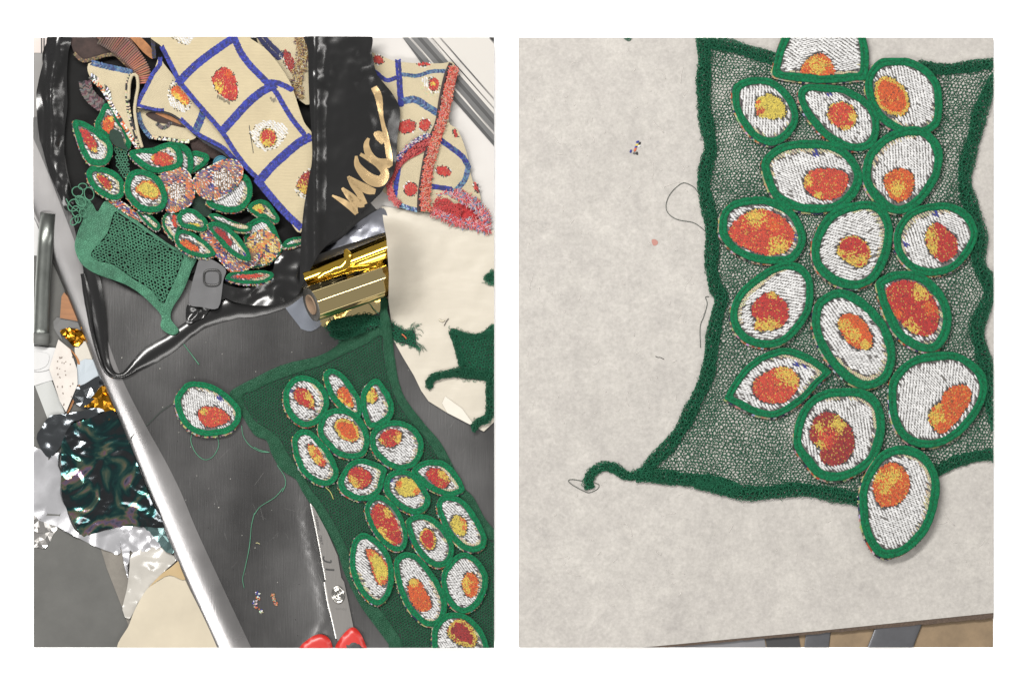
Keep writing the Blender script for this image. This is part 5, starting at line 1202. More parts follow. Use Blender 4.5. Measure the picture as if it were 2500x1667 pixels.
mb = MB(); thread(mb, E([(1520, 155), (1600, 260), (1668, 352)]), 1.3, lambda x, y: T+1); tag(mb.build('green_thread_snip', M['mint']), 'straight snip of pale green thread on the bare steel', 'thread')
# ------------------------------------------------------------------ zipped cushion beyond the bag
zQ = lambda x, y: T+12+16*math.exp(-(((x-1020)/150)**2+((y-330)/190)**2)**2)+2.5*fbm(x, y, .02, 14)
cu = thing('zipped_cushion', 'cream cushion cover with red spots, blue bands and a coral zip', 'cushion', (1020, 320, T+2))
sheet(B([(1080, 190), (1200, 212), (1340, 268), (1560, 292), (1800, 292), (1890, 278), (1926, 340), (1905, 600), (1865, 850), (1950, 930), (2030, 1130), (2062, 1300), (2095, 1420), (2145, 1500)])+D([(2170, 180), (2140, 250), (2000, 230), (1700, 305), (1560, 290), (1400, 245), (1330, 180), (1200, 60)])+B([(1200, 1300), (1250, 800), (1170, 500), (1080, 350)]), zQ, 9, panel=LEFT, thick=10).build('cover', M['canvas2'], cu)
for pts, wd, cols in (([(1378, 265), (1392, 450), (1408, 700)], 14, COBALT[:2]), ([(1160, 375), (1270, 455), (1360, 430)], 10, COBALT), ([(1420, 400), (1560, 412), (1700, 372), (1845, 368)], 9, STEELB), ([(1430, 655), (1540, 640), (1660, 710), (1760, 770)], 17, STEELB), ([(1790, 1030), (1900, 1110), (2000, 1190), (2050, 1280)], 13, COBALT[:2]+STEELB[:1]), ([(2050, 1280), (2020, 1400), (1950, 1490)], 13, STEELB), ([(1388, 1290), (1362, 1450), (1345, 1600)], 11, COBALT)):
    band(cu, B, pts, zQ, wd, cols, seed=int(pts[0][0]) % 50)
band(cu, D, [(1345, 150), (1375, 215), (1450, 255), (1560, 285)], zQ, 11, STEELB+[alb((150, 180, 205))], 9)
band(cu, D, [(1710, 60), (1800, 72), (1890, 85)], zQ, 12, COBALT[:2], 10)
def blob(cx, cy, rx, ry, a=0): return [(cx+rx*math.cos(t)*math.cos(a)-ry*math.sin(t)*math.sin(a), cy+rx*math.cos(t)*math.sin(a)+ry*math.sin(t)*math.cos(a)) for t in np.linspace(0, 2*math.pi, 9)[:-1]]
REDB = dict(base='red', speck=('coral', .2))
for i, (cx, cy, rx, ry, a) in enumerate(((1190, 260, 55, 42, .6), (1625, 302, 62, 20, 0), (1465, 900, 92, 66, -.25), (1635, 885, 56, 60, .3), (1928, 965, 20, 45, -.4), (1815, 1325, 76, 48, .3), (1500, 1495, 66, 68, .2))):
    motif(cu, B, None, blob(cx, cy, rx, ry, a), zQ, 90+i, edgeblack=True, black=.3, **REDB)
motif(cu, B, blob(1690, 510, 105, 90, .8), blob(1722, 495, 50, 68, .1), zQ, 98, blobs=[(1715, 490, 22, 'yellow')], ang=.9, cream=(2.4, 14), black=.3, **REDB)
motif(cu, D, None, blob(2128, 70, 20, 55, -.35), zQ, 99, **REDB)
mb = MB(); ribbon(mb, [(p[0], p[1], 9) for p in B([(1882, 290), (1832, 420), (1785, 640), (1752, 850), (1692, 1000), (1640, 1180), (1602, 1400), (1582, 1568)])+D([(1578, 295)])], zQ, 5, 4, 2, lift=3, thick=4); mb.build('zip_tape', mat('dark_maroon_zip', alb((52, 22, 24)), .7, bump=.5, bsc=700), cu)
mb = MB(); zp_ = smooth_open(B([(1880, 292), (1832, 420), (1785, 640), (1752, 850), (1692, 1000), (1640, 1180), (1602, 1400), (1582, 1568)])+D([(1578, 290)]), 3.2)
for i in range(0, len(zp_)-1):
    a = math.atan2(zp_[i+1, 1]-zp_[i, 1], zp_[i+1, 0]-zp_[i, 0]); stitch(mb, zp_[i, 0], zp_[i, 1], zQ(*zp_[i])+5.2, a+1.57, 7, 1.8, 1.2, alb((44, 26, 24)))
mb.build('zip_teeth', M['thread'], cu, kind='stuff')
CORAL = [alb((236, 98, 72)), alb((240, 116, 90)), alb((214, 70, 56)), alb((226, 150, 130))]
def fuzz(parent, path, wd, cols, zf, n, seed, ln=(4, 8), name='pile', up=3.0):
    P, s = resample_open(smooth_open([tuple(p[:2])+(p[2] if len(p) > 2 else 1.0,) for p in path], 4), 3); r = random.Random(seed); mb = MB()
    for k in range(n):
        i = r.randrange(len(P)-1); t = P[i+1, :2]-P[i, :2]; t = t/(np.linalg.norm(t)+1e-9)
        o_ = r.uniform(-1, 1)*wd*.5*P[i, 2]; x = P[i, 0]-t[1]*o_; y = P[i, 1]+t[0]*o_
        a = r.uniform(0, 6.28); L_ = r.uniform(*ln); z = zf(x, y)+r.uniform(0, up)+2*math.sqrt(max(0, 1-(o_/(wd*.5*P[i, 2]+1e-6))**2))
        c_ = tuple(v*r.uniform(.75, 1.15) for v in r.choice(cols))
        tube(mb, [(x, y, z), (x+math.cos(a)*L_*.5, y+math.sin(a)*L_*.5, z+2), (x+math.cos(a)*L_, y+math.sin(a)*L_, z+r.uniform(-1, 1))], 1.0, 4, c_, cap=False)
    return mb.build(name, M['thread'], parent, clip=LEFT, kind='stuff')
cpath = [(p[0], p[1], 24) for p in B([(1916, 330), (1872, 520), (1822, 760), (1762, 960), (1690, 1200), (1655, 1400), (1640, 1568)])+D([(1645, 295)])]
mb = MB(); ribbon(mb, cpath, zQ, 5, 6, 6, lift=2, thick=6, col=CORAL[0]); mb.build('coral_edging', M['thread'], cu)
fuzz(cu, [(p[0], p[1]) for p in cpath], 22, CORAL+[alb((214, 180, 160))], lambda x, y: zQ(x, y)+6, 1500, 3, (3, 6), 'coral_pile')
mb = MB(); ribbon(mb, [(p[0], p[1], 24) for p in B([(1300, 1400), (1350, 1280), (1450, 1180), (1580, 1110), (1680, 1030)])], zQ, 5, 6, -2, lift=4, thick=4, col=alb((176, 40, 44))); mb.build('red_lining', M['thread'], cu)
fuzz(cu, B([(1280, 1420), (1350, 1270), (1450, 1165), (1580, 1090), (1690, 1020)]), 22, [alb((200, 60, 62)), alb((214, 90, 86)), alb((170, 36, 40))], lambda x, y: zQ(x, y)+3, 700, 4, (3, 6), 'red_pile')
fuzz(cu, B([(1370, 1210), (1480, 1090), (1600, 1005), (1690, 985)]), 9, [COBALT[0], COBALT[1], WHT, alb((210, 120, 120))], lambda x, y: zQ(x, y)+7, 320, 5, (3, 5), 'blue_pile')
fuzz(cu, B([(1320, 1290), (1290, 1400), (1310, 1560)])+D([(1330, 170), (1400, 245)]), 13, [alb((214, 80, 80)), alb((226, 130, 126)), alb((200, 60, 64))], lambda x, y: zQ(x, y)+3, 500, 6, (3, 6), 'red_edge_pile')
PK = [alb((224, 90, 96)), alb((232, 140, 140)), alb((210, 50, 58)), alb((228, 196, 196)), alb((120, 150, 190)), alb((214, 70, 70))]
tassel = thing('pink_fringe', 'tangled pink and red yarn fringe spilling from the cushion', 'fringe', (1130, 500, T+3))
zF = lambda x, y: T+8+10*math.exp(-(((x-1105)/50)**2+((y-500)/35)**2))
sheet(D([(1700, 130), (1850, 90), (2000, 130), (2060, 210), (2150, 280), (2215, 330), (2200, 410), (2090, 415), (1950, 395), (1790, 325), (1705, 285)]), lambda x, y: zF(x, y)+3*fbm(x, y, .05), 7, panel=LEFT, thick=6).build('knot', mat('red_yarn_mass', alb((190, 44, 48)), .9, var=.4, vsc=300, bump=.9, bsc=700), tassel)
fuzz(tassel, D([(1710, 110), (1850, 100), (2000, 150), (2100, 230), (2190, 310), (2215, 400)]), 22, PK[:4]+PK[4:5], lambda x, y: zF(x, y)+3, 900, 7, (5, 11), 'looped_yarn', 5)
fuzz(tassel, D([(1720, 290), (1850, 350), (1980, 400), (2120, 420), (2260, 465)]), 20, PK, lambda x, y: zF(x, y)+1, 800, 8, (5, 12), 'fringe_yarn', 4)
fuzz(tassel, D([(1730, 200), (1850, 250), (1980, 330)]), 30, [RED, alb((216, 56, 56)), alb((196, 36, 40))], lambda x, y: zF(x, y)+3, 500, 9, (3, 6), 'red_centre')

# ------------------------------------------------------------------ foil rolls
M['goldroll'] = mat('pale_gold_foil', (.66, .53, .27), .08, 1, bump=.03, bsc=40)
M['goldy'] = mat('yellow_gold_foil', (.62, .40, .06), .10, 1, bump=.05, bsc=40)
M['silvroll'] = mat('blue_silver_foil', (.36, .37, .42), .14, 1, bump=.03, bsc=40)
M['card'] = mat('cardboard_core', alb((150, 124, 100)), .85, var=.12, vsc=120, bump=.3)
def roll(name, label, p0, p1, r0, r1, z0, z1, core, mfoil, tiltend=.0):
    t = thing(name, label, 'foil roll', (p0[0], p0[1], T))
    P0 = np.array((p0[0], p0[1], z0), float); P1 = np.array((p1[0], p1[1], z1), float)
    ax = P1-P0; ax /= np.linalg.norm(ax)
    up = np.array((0, 0, 1.)); a = np.cross(ax, up); a /= np.linalg.norm(a); b = np.cross(a, ax)
    if b[2] < 0: b = -b
    n = 96
    def ring(c, r, wv=0):
        o_ = []
        for k in range(n):
            f = 2*math.pi*k/n; q = r*(1+wv*(.030*math.sin(5*f+1)+.018*math.sin(9*f+.4)+.006*math.sin(17*f))); o_.append(tuple(c+a*q*math.cos(f)+b*q*math.sin(f)))
        return o_
    def loft(rings):
        mb = MB(); V = []; [V.extend(q) for q in rings]; fs = []
        for i in range(len(rings)-1):
            for k in range(n): fs.append((i*n+k, i*n+(k+1) % n, (i+1)*n+(k+1) % n, (i+1)*n+k))
        mb.add(V, fs); return mb
    m_ = loft([ring(P0+(P1-P0)*q, r0+(r1-r0)*q, 1) for q in np.linspace(0, 1, 14)]); m_.build('foil_winding', mfoil, t, clip=LEFT)
    if core:
        loft([ring(P0, r0), ring(P0-ax*.6, r0*.985), ring(P0-ax*.3, core*1.06)]).build('wound_edge', mat('dark_foil_edge', (.10, .095, .085), .35, .8), t)
        loft([ring(P0+ax*.2, core*1.06), ring(P0-ax*3, core*1.05), ring(P0-ax*3, core*.93), ring(P0+ax*40, core*.93), ring(P0+ax*40, .1)]).build('cardboard_core', M['card'], t)
    return t
sheet(D([(690, 640), (830, 560), (1000, 400), (1190, 280), (1260, 290), (1300, 480), (1240, 500), (900, 610), (640, 700), (600, 720)]), lambda x, y: T+14+6*math.sin((x*.36+y)*.028)+2*fbm(x, y, .02), 7, panel=LEFT, thick=3).build('x', M['silvroll'])
sl = bpy.data.objects['x']; sl.name = 'silver_foil_roll'; tag(sl, 'curved sheet of blue silver foil behind the yellow gold roll', 'foil')
roll('gold_foil_roll', 'bright yellow gold foil roll lying behind the pale gold one', D([(500, 960)])[0], D([(1340, 640)])[0], 27, 32, T+34, T+34, 0, M['goldy'])
mb = MB(); ribbon(mb, [(p[0], p[1], p[2]) for p in D([(880, 660, 10), (905, 740, 22), (870, 830, 26), (780, 870, 30), (700, 900, 24), (620, 940, 12)])], lambda x, y: T+62, 4, 6, 5, lift=1, thick=1, wav=.3); tag(mb.build('gold_foil_curl', M['goldy']), 'loose curl of gold foil wrapped round the yellow roll', 'foil')
roll('pale_gold_foil_roll', 'pale gold foil roll showing its cardboard core', D([(560, 1190)])[0], D([(1262, 940)])[0], 43, 43, T+122, T+40, 24, M['goldroll'])
gsz = lambda x, y: T+3+1.5*fbm(x, y, .02)
tag(sheet(D([(275, 1175), (360, 1140), (430, 1060), (560, 1100), (640, 1280), (640, 1380), (545, 1442), (450, 1420), (440, 1405)]), gsz, 8, panel=LEFT, thick=2).build('grey_foil_sheet', mat('grey_blue_sheet', alb((150, 156, 168)), .3, .5)), 'small grey blue sheet under the cardboard core end', 'foil')
tag(sheet(D([(640, 1330), (900, 1230), (1100, 1150), (1230, 1090), (1240, 1220), (1100, 1300), (800, 1380), (660, 1400)]), lambda x, y: T+4+2*fbm(x, y, .03), 8, panel=LEFT, thick=2).build('gold_foil_end', M['goldroll']), 'loose flap of pale gold foil spread under the roll', 'foil')

# ------------------------------------------------------------------ paper sheet
def zpp(x, y): return T+5+104*math.exp(-(max(0, x-925)/75)**2)*math.exp(-((y-655)/95)**4)+2.4*fbm(x, y, .016, 6)+1.1*ridge(x, y*3, .014, 4)
M['cream_paper'] = mat('cream_paper', alb((212, 204, 188)), .5, var=.035, vsc=14, bump=.3, bsc=60, stretch=(1, 4, 1), spec=.4)
tag(sheet(D([(1220, 245), (1400, 275), (1700, 322), (2000, 410), (2340, 485), (2340, 1500)])+F([(2340, 860), (2200, 990), (2080, 930), (1850, 812), (1670, 700), (1600, 600), (1530, 455), (1420, 272), (1320, 90)])+D([(1312, 1350), (1290, 1160), (1297, 900), (1272, 560), (1240, 400)]), zpp, 9, panel=LEFT, smooth=False, thick=2).build('paper_sheet', M['cream_paper']), 'large sheet of translucent cream paper lying over the foil rolls', 'paper')
tag(sheet(F([(1800, 720), (1830, 655), (1990, 770), (2090, 905), (2080, 930), (1850, 812)]), lambda x, y: zpp(x, y)+2.4, 9, panel=LEFT, smooth=False, thick=1).build('paper_tape', mat('white_tape', alb((232, 226, 214)), .45)), 'white strip of tape along the cut edge of the cream paper', 'tape')
# ------------------------------------------------------------------ net scraps on the paper
SC = 'scraps of dark green net'
def scrap(label, polys, hems, seed, z=None, frays=()):
    z = z or (lambda x, y: zpp(x, y)+2)
    c = np.mean(polys[0], 0)[:2]; t = thing('green_net_scrap', label, 'net scrap', (c[0], c[1], T+5), SC)
    for i, p in enumerate(polys):
        for l in range(2):
            mb = MB(); net(mb, p, 8.0, 0.95, lambda x, y: z(x, y)+1.5+l*2.2, ang=.3+l*.5, seed=seed+i*3+l, jit=.12, warp=5, panel=LEFT, bulge=.2); 
            if mb.v: mb.build('knit_layer', M['hem'], t, clip=LEFT, kind='stuff', smooth=False)
        sheet(p, lambda x, y: z(x, y)+.4, 10, panel=LEFT, thick=.4).build('inner_layer', M['net_under'], t)
    for i, (p, rd) in enumerate(hems):
        mb = MB(); hem(mb, p, rd, 7, 1.1, z, seed=seed+40+i, layers=(1, .7, .4), flat=.5); mb.build('rolled_hem', M['net'], t, clip=LEFT, kind='stuff', smooth=False)
    mb = MB(); r = random.Random(seed+1)
    for p in polys:
        Q = resample_closed(smooth_closed(p, 6), 90); cc_ = Q.mean(0)
        for q in Q:
            if r.random() < .7:
                a = math.atan2(q[1]-cc_[1], q[0]-cc_[0])+r.uniform(-1.2, 1.2); L_ = r.uniform(3, 9)
                thread(mb, [(q[0], q[1]), (q[0]+math.cos(a)*L_*.6, q[1]+math.sin(a)*L_*.6), (q[0]+math.cos(a+.9)*L_, q[1]+math.sin(a+.9)*L_)], .6, z, None, 3, 4, lift=1)
    mb.build('edge_loops', M['hem'], t, clip=LEFT, kind='stuff')
    if frays:
        mb = MB(); r = random.Random(seed)
        for (x, y, a, n) in frays:
            for k in range(n):
                aa = a+r.uniform(-.9, .9); L_ = r.uniform(9, 22); x0 = x+r.uniform(-9, 9); y0 = y+r.uniform(-9, 9)
                thread(mb, [(x0, y0), (x0+math.cos(aa)*L_*.5, y0+math.sin(aa)*L_*.5), (x0+math.cos(aa+.5)*L_, y0+math.sin(aa+.5)*L_)], .55, z, None, 4, 4, lift=1)
        mb.build('frayed_ends', M['net'], t, clip=LEFT, kind='stuff')
    return t
zs1 = lambda x, y: T+8+14*math.exp(-((y-793)/16)**2)
scrap('rolled bundle of dark green net under the pale gold roll', [D([(690, 1410), (760, 1330), (900, 1315), (1050, 1280), (1210, 1325), (1215, 1380), (1090, 1425), (900, 1500), (820, 1530), (750, 1480)])], [(D([(720, 1400), (820, 1370), (960, 1340), (1080, 1320), (1210, 1350)]), 11), (D([(740, 1450), (830, 1480), (920, 1460), (1080, 1400)]), 9)], 60, zs1)
x1, y1 = F([(1560, 170)])[0]
scrap('small torn piece of green net with an orange speck, on the cream paper', [D([(1300, 1365), (1440, 1430), (1535, 1440), (1555, 1560), (1585, 1610), (1480, 1575), (1330, 1520)])], [], 64, None, [(x1, y1, .7, 9), (*D([(1530, 1450)])[0], -.8, 8)])
scrap('large dark green net scrap with two curling legs, over the paper corner', [F([(1875, 30), (1920, 5), (2050, 60), (2150, 65), (2330, -20), (2330, 500), (2200, 505), (2080, 490), (1990, 480), (1985, 370), (1950, 200)])], [(F([(1700, 575, .6), (1675, 540, .8), (1720, 470), (1850, 440), (1990, 420, 1.3), (2100, 440), (2300, 450)]), 9.5), (F([(2290, 480, 1.2), (2262, 600, 1.2), (2268, 760, 1.2), (2240, 860), (2150, 900), (2110, 950), (2140, 990, .8)]), 10), (F([(1890, 30), (1960, 230), (2000, 390)]), 7), (F([(1890, 30), (2050, 75), (2150, 80), (2330, 10)]), 6)], 68)
scrap('tangle of green yarn alone on the cream paper', [D([(2215, 950), (2250, 900), (2320, 860), (2320, 990), (2260, 980)])], [(D([(2225, 940), (2260, 910), (2320, 900)]), 7)], 72, None, [(*D([(2240, 950)])[0], 2.0, 7)])
for k, (pts, cm) in enumerate((([(1415, 1470), (1440, 1490), (1460, 1515)], 'o'), ([(1770, 1330), (1800, 1350), (1825, 1335)], 'w'), ([(1862, 1320), (1840, 1350), (1820, 1390)], 'd'), ([(1290, 680 + 900), (1310, 1600)], 'd'))[:3]):
    mb = MB(); thread(mb, D(pts), 1.6 if cm != 'd' else .9, lambda x, y: zpp(x, y)+(7 if cm == 'o' else 1.5)); tag(mb.build('yarn_fleck', mat('yarn_fleck_'+cm, {'o': alb((220, 110, 70)), 'w': alb((236, 226, 200)), 'd': alb((60, 52, 48))}[cm], .8)), {'o': 'orange yarn fleck on the torn piece of net', 'w': 'short white and orange yarn fleck on the cream paper', 'd': 'dark hair-thin snip beside the white fleck on the paper'}[cm], 'yarn fleck')

# ------------------------------------------------------------------ big green net on the bench
gl = thing('long_green_net', 'long green net sheet with solid border running down the steel bench', 'net', (950, 1200, T))
go = D([(1205, 1050), (1240, 1090), (1292, 1160), (1275, 1235), (1302, 1330), (1315, 1420)])+F([(1335, 190), (1352, 330), (1420, 620), (1600, 880), (1780, 1090), (1900, 1310), (2010, 1530)])+H([(2100, 90), (2210, 290), (2330, 440), (2400, 560), (2400, 1640), (1370, 1640), (1290, 1500), (1150, 1310), (1020, 1130), (930, 960), (850, 780), (800, 620), (700, 420), (540, 160)])+F([(450, 1545), (400, 1450), (290, 1380), (220, 1300), (160, 1190), (120, 1080), (0, 1020), (-120, 830), (-190, 720), (-235, 620), (-120, 540), (0, 480), (180, 390), (350, 330), (610, 270), (780, 180), (830, 125), (1000, 60), (1190, -20)])+D([(1205, 1300), (1210, 1180)])
zln = lambda x, y: T+3.5+1.2*fbm(x, y, .012, 17)+(24*math.exp(-((y-770)/55)**2)*math.exp(-((x-945)/40)**2))
hb = F([(-120, 660), (0, 600), (200, 505), (420, 430), (640, 360), (860, 255), (1060, 160), (1220, 75), (1240, 240), (1290, 480), (1380, 720), (1530, 930), (1700, 1140), (1820, 1350), (1940, 1570)])+H([(2030, 150), (2130, 330), (2240, 480), (2350, 640), (2350, 1640), (1520, 1640), (1400, 1440), (1270, 1250), (1130, 1070), (1030, 900), (950, 740), (900, 600), (800, 400), (650, 150)])+F([(540, 1540), (470, 1400), (390, 1300), (310, 1180), (240, 1060), (120, 960), (0, 880)])
sheet(go, lambda x, y: zln(x, y)-1.6, 14, panel=LEFT, thick=1.5).build('knit_ground', M['net_under'], gl)
Po = smooth_closed(go, 7); Ph = smooth_closed(hb, 7)
zm_old = zm
def zm(x, y): return zln(x, y)-.6
bs = border_sheet(); bs.build('solid_border', M['hem_left'], gl, clip=LEFT)
mb = MB(); net(mb, go, 5.2, .8, lambda x, y: zln(x, y)+1.6, ang=.42, seed=13, jit=.14, warp=8, panel=LEFT, minus=Ph); mb.build('border_knit', M['net_left'], gl, clip=LEFT, kind='stuff', smooth=False)
mb = MB(); net(mb, hb, 7.2, 1.25, zln, ang=.42, seed=12, jit=.12, warp=8, panel=LEFT, bulge=.1); mb.build('open_net', M['net_left'], gl, clip=LEFT, kind='stuff', smooth=False)
for pts in (E([(2075, 930), (2090, 1030), (2150, 1120), (2250, 1180), (2340, 1190)]), F([(0, 1140), (60, 1170), (150, 1190)]), F([(220, 1310), (290, 1420), (300, 1500), (270, 1568)]), E([(1600, 1010), (1590, 1090), (1640, 1200), (1720, 1260), (1800, 1230), (1855, 1130), (1845, 1040)]), H([(280, 0), (200, 90), (60, 180), (0, 260)])+G([(2200, 240), (2170, 360), (2150, 560), (2110, 760), (2085, 870), (2100, 960)]),
            D([(880, 1320), (960, 1210), (1080, 1110), (1200, 1070)]), D([(1110, 1180), (1150, 1230), (1200, 1280)])):
    mb = MB(); thread(mb, pts, 1.1, lambda x, y: (T+1 if y > 800 or x < 880 else T+40), lift=.5); mb.build('loose_thread', M['mint'] if pts[0][1] > 900 else M['net_left'], gl, clip=LEFT)
mb = MB(); thread(mb, E([(1432, 712), (1290, 810), (1180, 920), (1070, 990), (1010, 1060), (990, 1110)]), .9, lambda x, y: T+1 if x > 355 else T-6, lift=1.5); tag(mb.build('dark_thread', LT), 'dark green thread trailing from the loose patch over the bench edge', 'thread')
mb = MB(); thread(mb, H([(680, -10), (730, 40), (760, 110)]), 1.0, lambda x, y: T+6); tag(mb.build('yellow_thread_end', mat('yellow_thread', alb((206, 204, 120)), .8)), 'pale yellow thread end on the border of the long net', 'thread')
# ---- its patches
GL = 'egg patches sewn on the long green net'
ZL = T+5
def NP(label, f, o, y, **k):
    dz = k.pop('dz', 0); LP(label, f, o, y, ZL+dz, group=GL, **k)
NP('round egg patch with red yolk, at the wide end of the long net', F, [(280, 650), (300, 560), (370, 480), (450, 452), (550, 470), (650, 540), (710, 640), (717, 740), (680, 840), (600, 920), (500, 952), (410, 920), (330, 840), (290, 750)], [(375, 650), (400, 580), (450, 570), (530, 600), (570, 680), (580, 780), (500, 760), (420, 720)], base='red', blobs=[(530, 650, 50, 'yellow'), (560, 720, 30, 'yellow')], ang=.3, blue=[(352, 600, 30)])
NP('slender egg patch with orange yolk filling its lower half', F, [(663, 450), (675, 418), (730, 388), (810, 410), (890, 480), (970, 590), (1022, 690), (1032, 800), (1000, 862), (900, 830), (800, 750), (720, 650), (680, 540)], [(790, 630), (830, 565), (880, 570), (930, 650), (955, 730), (945, 772), (880, 740), (810, 680)], base='orange', blobs=[(830, 690, 45, 'yellow'), (900, 750, 35, 'yellow')], ang=.4)
NP('teardrop egg patch with small yellow yolk by its pointed tip', F, [(1025, 640), (1060, 560), (1120, 500), (1188, 484), (1250, 560), (1310, 650), (1342, 760), (1320, 860), (1230, 930), (1110, 955), (1060, 880), (1030, 780)], [(1070, 690), (1090, 620), (1135, 568), (1175, 610), (1187, 670), (1150, 722), (1100, 717)], base='yellow', blobs=[(1160, 610, 28, 'red'), (1170, 680, 20, 'red')], ang=.5)
NP('egg patch with orange yolk ringed in yellow knots', F, [(610, 960), (630, 870), (700, 790), (800, 768), (930, 790), (1040, 880), (1095, 990), (1107, 1100), (1070, 1200), (1000, 1245), (900, 1252), (780, 1210), (670, 1100), (620, 1030)], [(765, 950), (790, 880), (860, 865), (950, 900), (1007, 980), (1000, 1060), (930, 1092), (830, 1050)], base='orange', ring=('yellow', 8), speck=('yellow', .01), ang=.4)
NP('broad egg patch with red and yellow yolk at its upper left', F, [(1110, 1050), (1130, 980), (1200, 920), (1320, 882), (1450, 900), (1560, 970), (1622, 1090), (1612, 1210), (1550, 1310), (1440, 1357), (1330, 1345), (1220, 1280), (1130, 1170)], [(1185, 1060), (1230, 1000), (1310, 965), (1390, 980), (1422, 1040), (1390, 1110), (1290, 1147), (1220, 1110)], base='red', blobs=[(1380, 1060, 42, 'yellow'), (1210, 1080, 25, 'yellow')], ang=.2, blue=[(1180, 1010, 30)])
NP('narrow egg patch with small red and yellow yolk along the net border', F, [(363, 1090), (390, 1010), (450, 968), (530, 975), (620, 1050), (720, 1170), (790, 1300), (812, 1390), (770, 1480), (670, 1512), (560, 1470), (450, 1370), (390, 1240)], [(510, 1120), (560, 1115), (630, 1170), (692, 1290), (672, 1332), (600, 1300), (530, 1210)], base='coral', blobs=[(550, 1170, 40, 'yellow'), (600, 1260, 45, 'yellow')], ang=.3)
NP('egg patch with big red yolk, yellow below, and one pointed corner', F, [(803, 1500), (820, 1420), (900, 1300), (1000, 1250), (1120, 1265), (1240, 1320), (1278, 1362, 1), (1250, 1450), (1210, 1570), (1100, 1650), (980, 1647), (860, 1595)], [(890, 1420), (930, 1345), (1010, 1330), (1100, 1370), (1132, 1440), (1100, 1500), (1030, 1542), (950, 1510)], base='red', blobs=[(960, 1490, 55, 'yellow'), (920, 1430, 25, 'yellow')], ang=.3)
NP('egg patch with yellow yolk edged orange and a blue corner', F, [(1240, 1500), (1280, 1400), (1370, 1355), (1490, 1370), (1580, 1440), (1650, 1540), (1692, 1640), (1660, 1731), (1560, 1786), (1450, 1760), (1340, 1680), (1260, 1590)], [(1350, 1520), (1390, 1440), (1480, 1430), (1560, 1480), (1592, 1560), (1530, 1607), (1430, 1612), (1370, 1570)], base='yellow', blobs=[(1380, 1500, 30, 'orange'), (1570, 1560, 35, 'orange')], ang=.1, blue=[(1300, 1455, 50)])
NP('small oval egg patch with red yolk, yellow along one side', F, [(1508, 1370), (1580, 1290), (1700, 1256), (1830, 1280), (1930, 1370), (1990, 1470), (2012, 1560), (1900, 1612), (1780, 1590), (1650, 1530), (1560, 1440)], [(1645, 1400), (1690, 1340), (1770, 1345), (1850, 1400), (1872, 1490), (1810, 1542), (1720, 1500)], base='red', blobs=[(1810, 1390, 45, 'yellow'), (1850, 1440, 25, 'yellow')], ang=.3)
NP('oval patch filled by one long red yolk with yellow flecks', H, [(1063, 200), (1100, 110), (1190, 63), (1290, 110), (1380, 200), (1440, 320), (1472, 460), (1450, 572), (1360, 612), (1260, 560), (1160, 450), (1090, 320)], [(1115, 260), (1150, 170), (1220, 150), (1310, 220), (1370, 320), (1417, 470), (1375, 547), (1280, 520), (1190, 420), (1130, 330)], base='red', blobs=[(1215, 420, 50, 'yellow'), (1290, 230, 45, 'yellow'), (1260, 500, 40, 'yellow')], ang=.4, rim=12)
NP('egg patch with small round red yolk in a speckled yellow ring', H, [(1453, 330), (1490, 280), (1590, 248), (1700, 275), (1800, 350), (1870, 450), (1917, 570), (1890, 700), (1800, 762), (1690, 740), (1580, 640), (1490, 480)], [(1585, 460), (1630, 390), (1700, 400), (1742, 480), (1720, 580), (1670, 602), (1610, 540)], base='red', ring=('yellow', 5), ang=.3, cream=(-.6, 5))
NP('egg patch with small yellow yolk touched with red, at the net edge', H, [(1748, 180), (1780, 90), (1860, 68), (1980, 100), (2080, 190), (2160, 320), (2227, 470), (2210, 572), (2120, 617), (2000, 590), (1880, 480), (1800, 340)], [(1880, 320), (1920, 265), (2000, 280), (2042, 360), (2020, 450), (1950, 452), (1890, 390)], base='yellow', blobs=[(2010, 310, 30, 'coral'), (2025, 390, 25, 'coral')], ang=.2, cream=(1.4, 5))
NP('egg patch with tall yellow yolk striped orange, beside the scissors', H, [(923, 620), (950, 500), (1030, 433), (1130, 460), (1250, 560), (1320, 700), (1342, 870), (1310, 1010), (1230, 1110), (1150, 1122), (1040, 1030), (960, 900), (920, 760)], [(1070, 600), (1120, 580), (1210, 640), (1282, 750), (1287, 870), (1230, 932), (1170, 900), (1110, 730)], base='yellow', ring=('coral', 5), blobs=[(1110, 620, 40, 'coral'), (1240, 890, 35, 'coral')], ang=.15, cream=(1.9, 5))
NP('long egg patch with plain orange oval yolk', H, [(1338, 720), (1370, 650), (1450, 613), (1560, 640), (1660, 740), (1770, 900), (1842, 1060), (1842, 1200), (1780, 1302), (1660, 1327), (1540, 1240), (1440, 1110), (1370, 930)], [(1470, 940), (1510, 870), (1580, 880), (1650, 990), (1702, 1110), (1680, 1172), (1590, 1182), (1510, 1110), (1475, 1020)], base='orange', blobs=[(1530, 900, 40, 'yellow')], speck=('yellow', .03), ang=.4)
NP('round egg patch with yolk half yellow, half orange', H, [(1798, 830), (1850, 730), (1940, 640), (2030, 618), (2140, 680), (2220, 790), (2242, 910), (2200, 1050), (2130, 1150), (2020, 1202), (1920, 1170), (1830, 1060), (1798, 940)], [(1990, 890), (2040, 815), (2110, 820), (2147, 890), (2142, 990), (2080, 1052), (2020, 1020)], base='orange', blobs=[(2030, 900, 50, 'yellow'), (2040, 980, 30, 'yellow')], ang=.4)
NP('egg patch with maroon yolk inside a fluffy yellow ring', H, [(1703, 1400), (1760, 1260), (1870, 1193), (2010, 1205), (2130, 1290), (2210, 1410), (2257, 1550), (2240, 1650), (2000, 1720), (1750, 1650)], [(1845, 1360), (1900, 1280), (2000, 1255), (2090, 1330), (2137, 1430), (2110, 1520), (1990, 1512), (1890, 1450)], base='dark', ring=('yellow', 11), speck=('red', .1), ang=.4, dz=2)
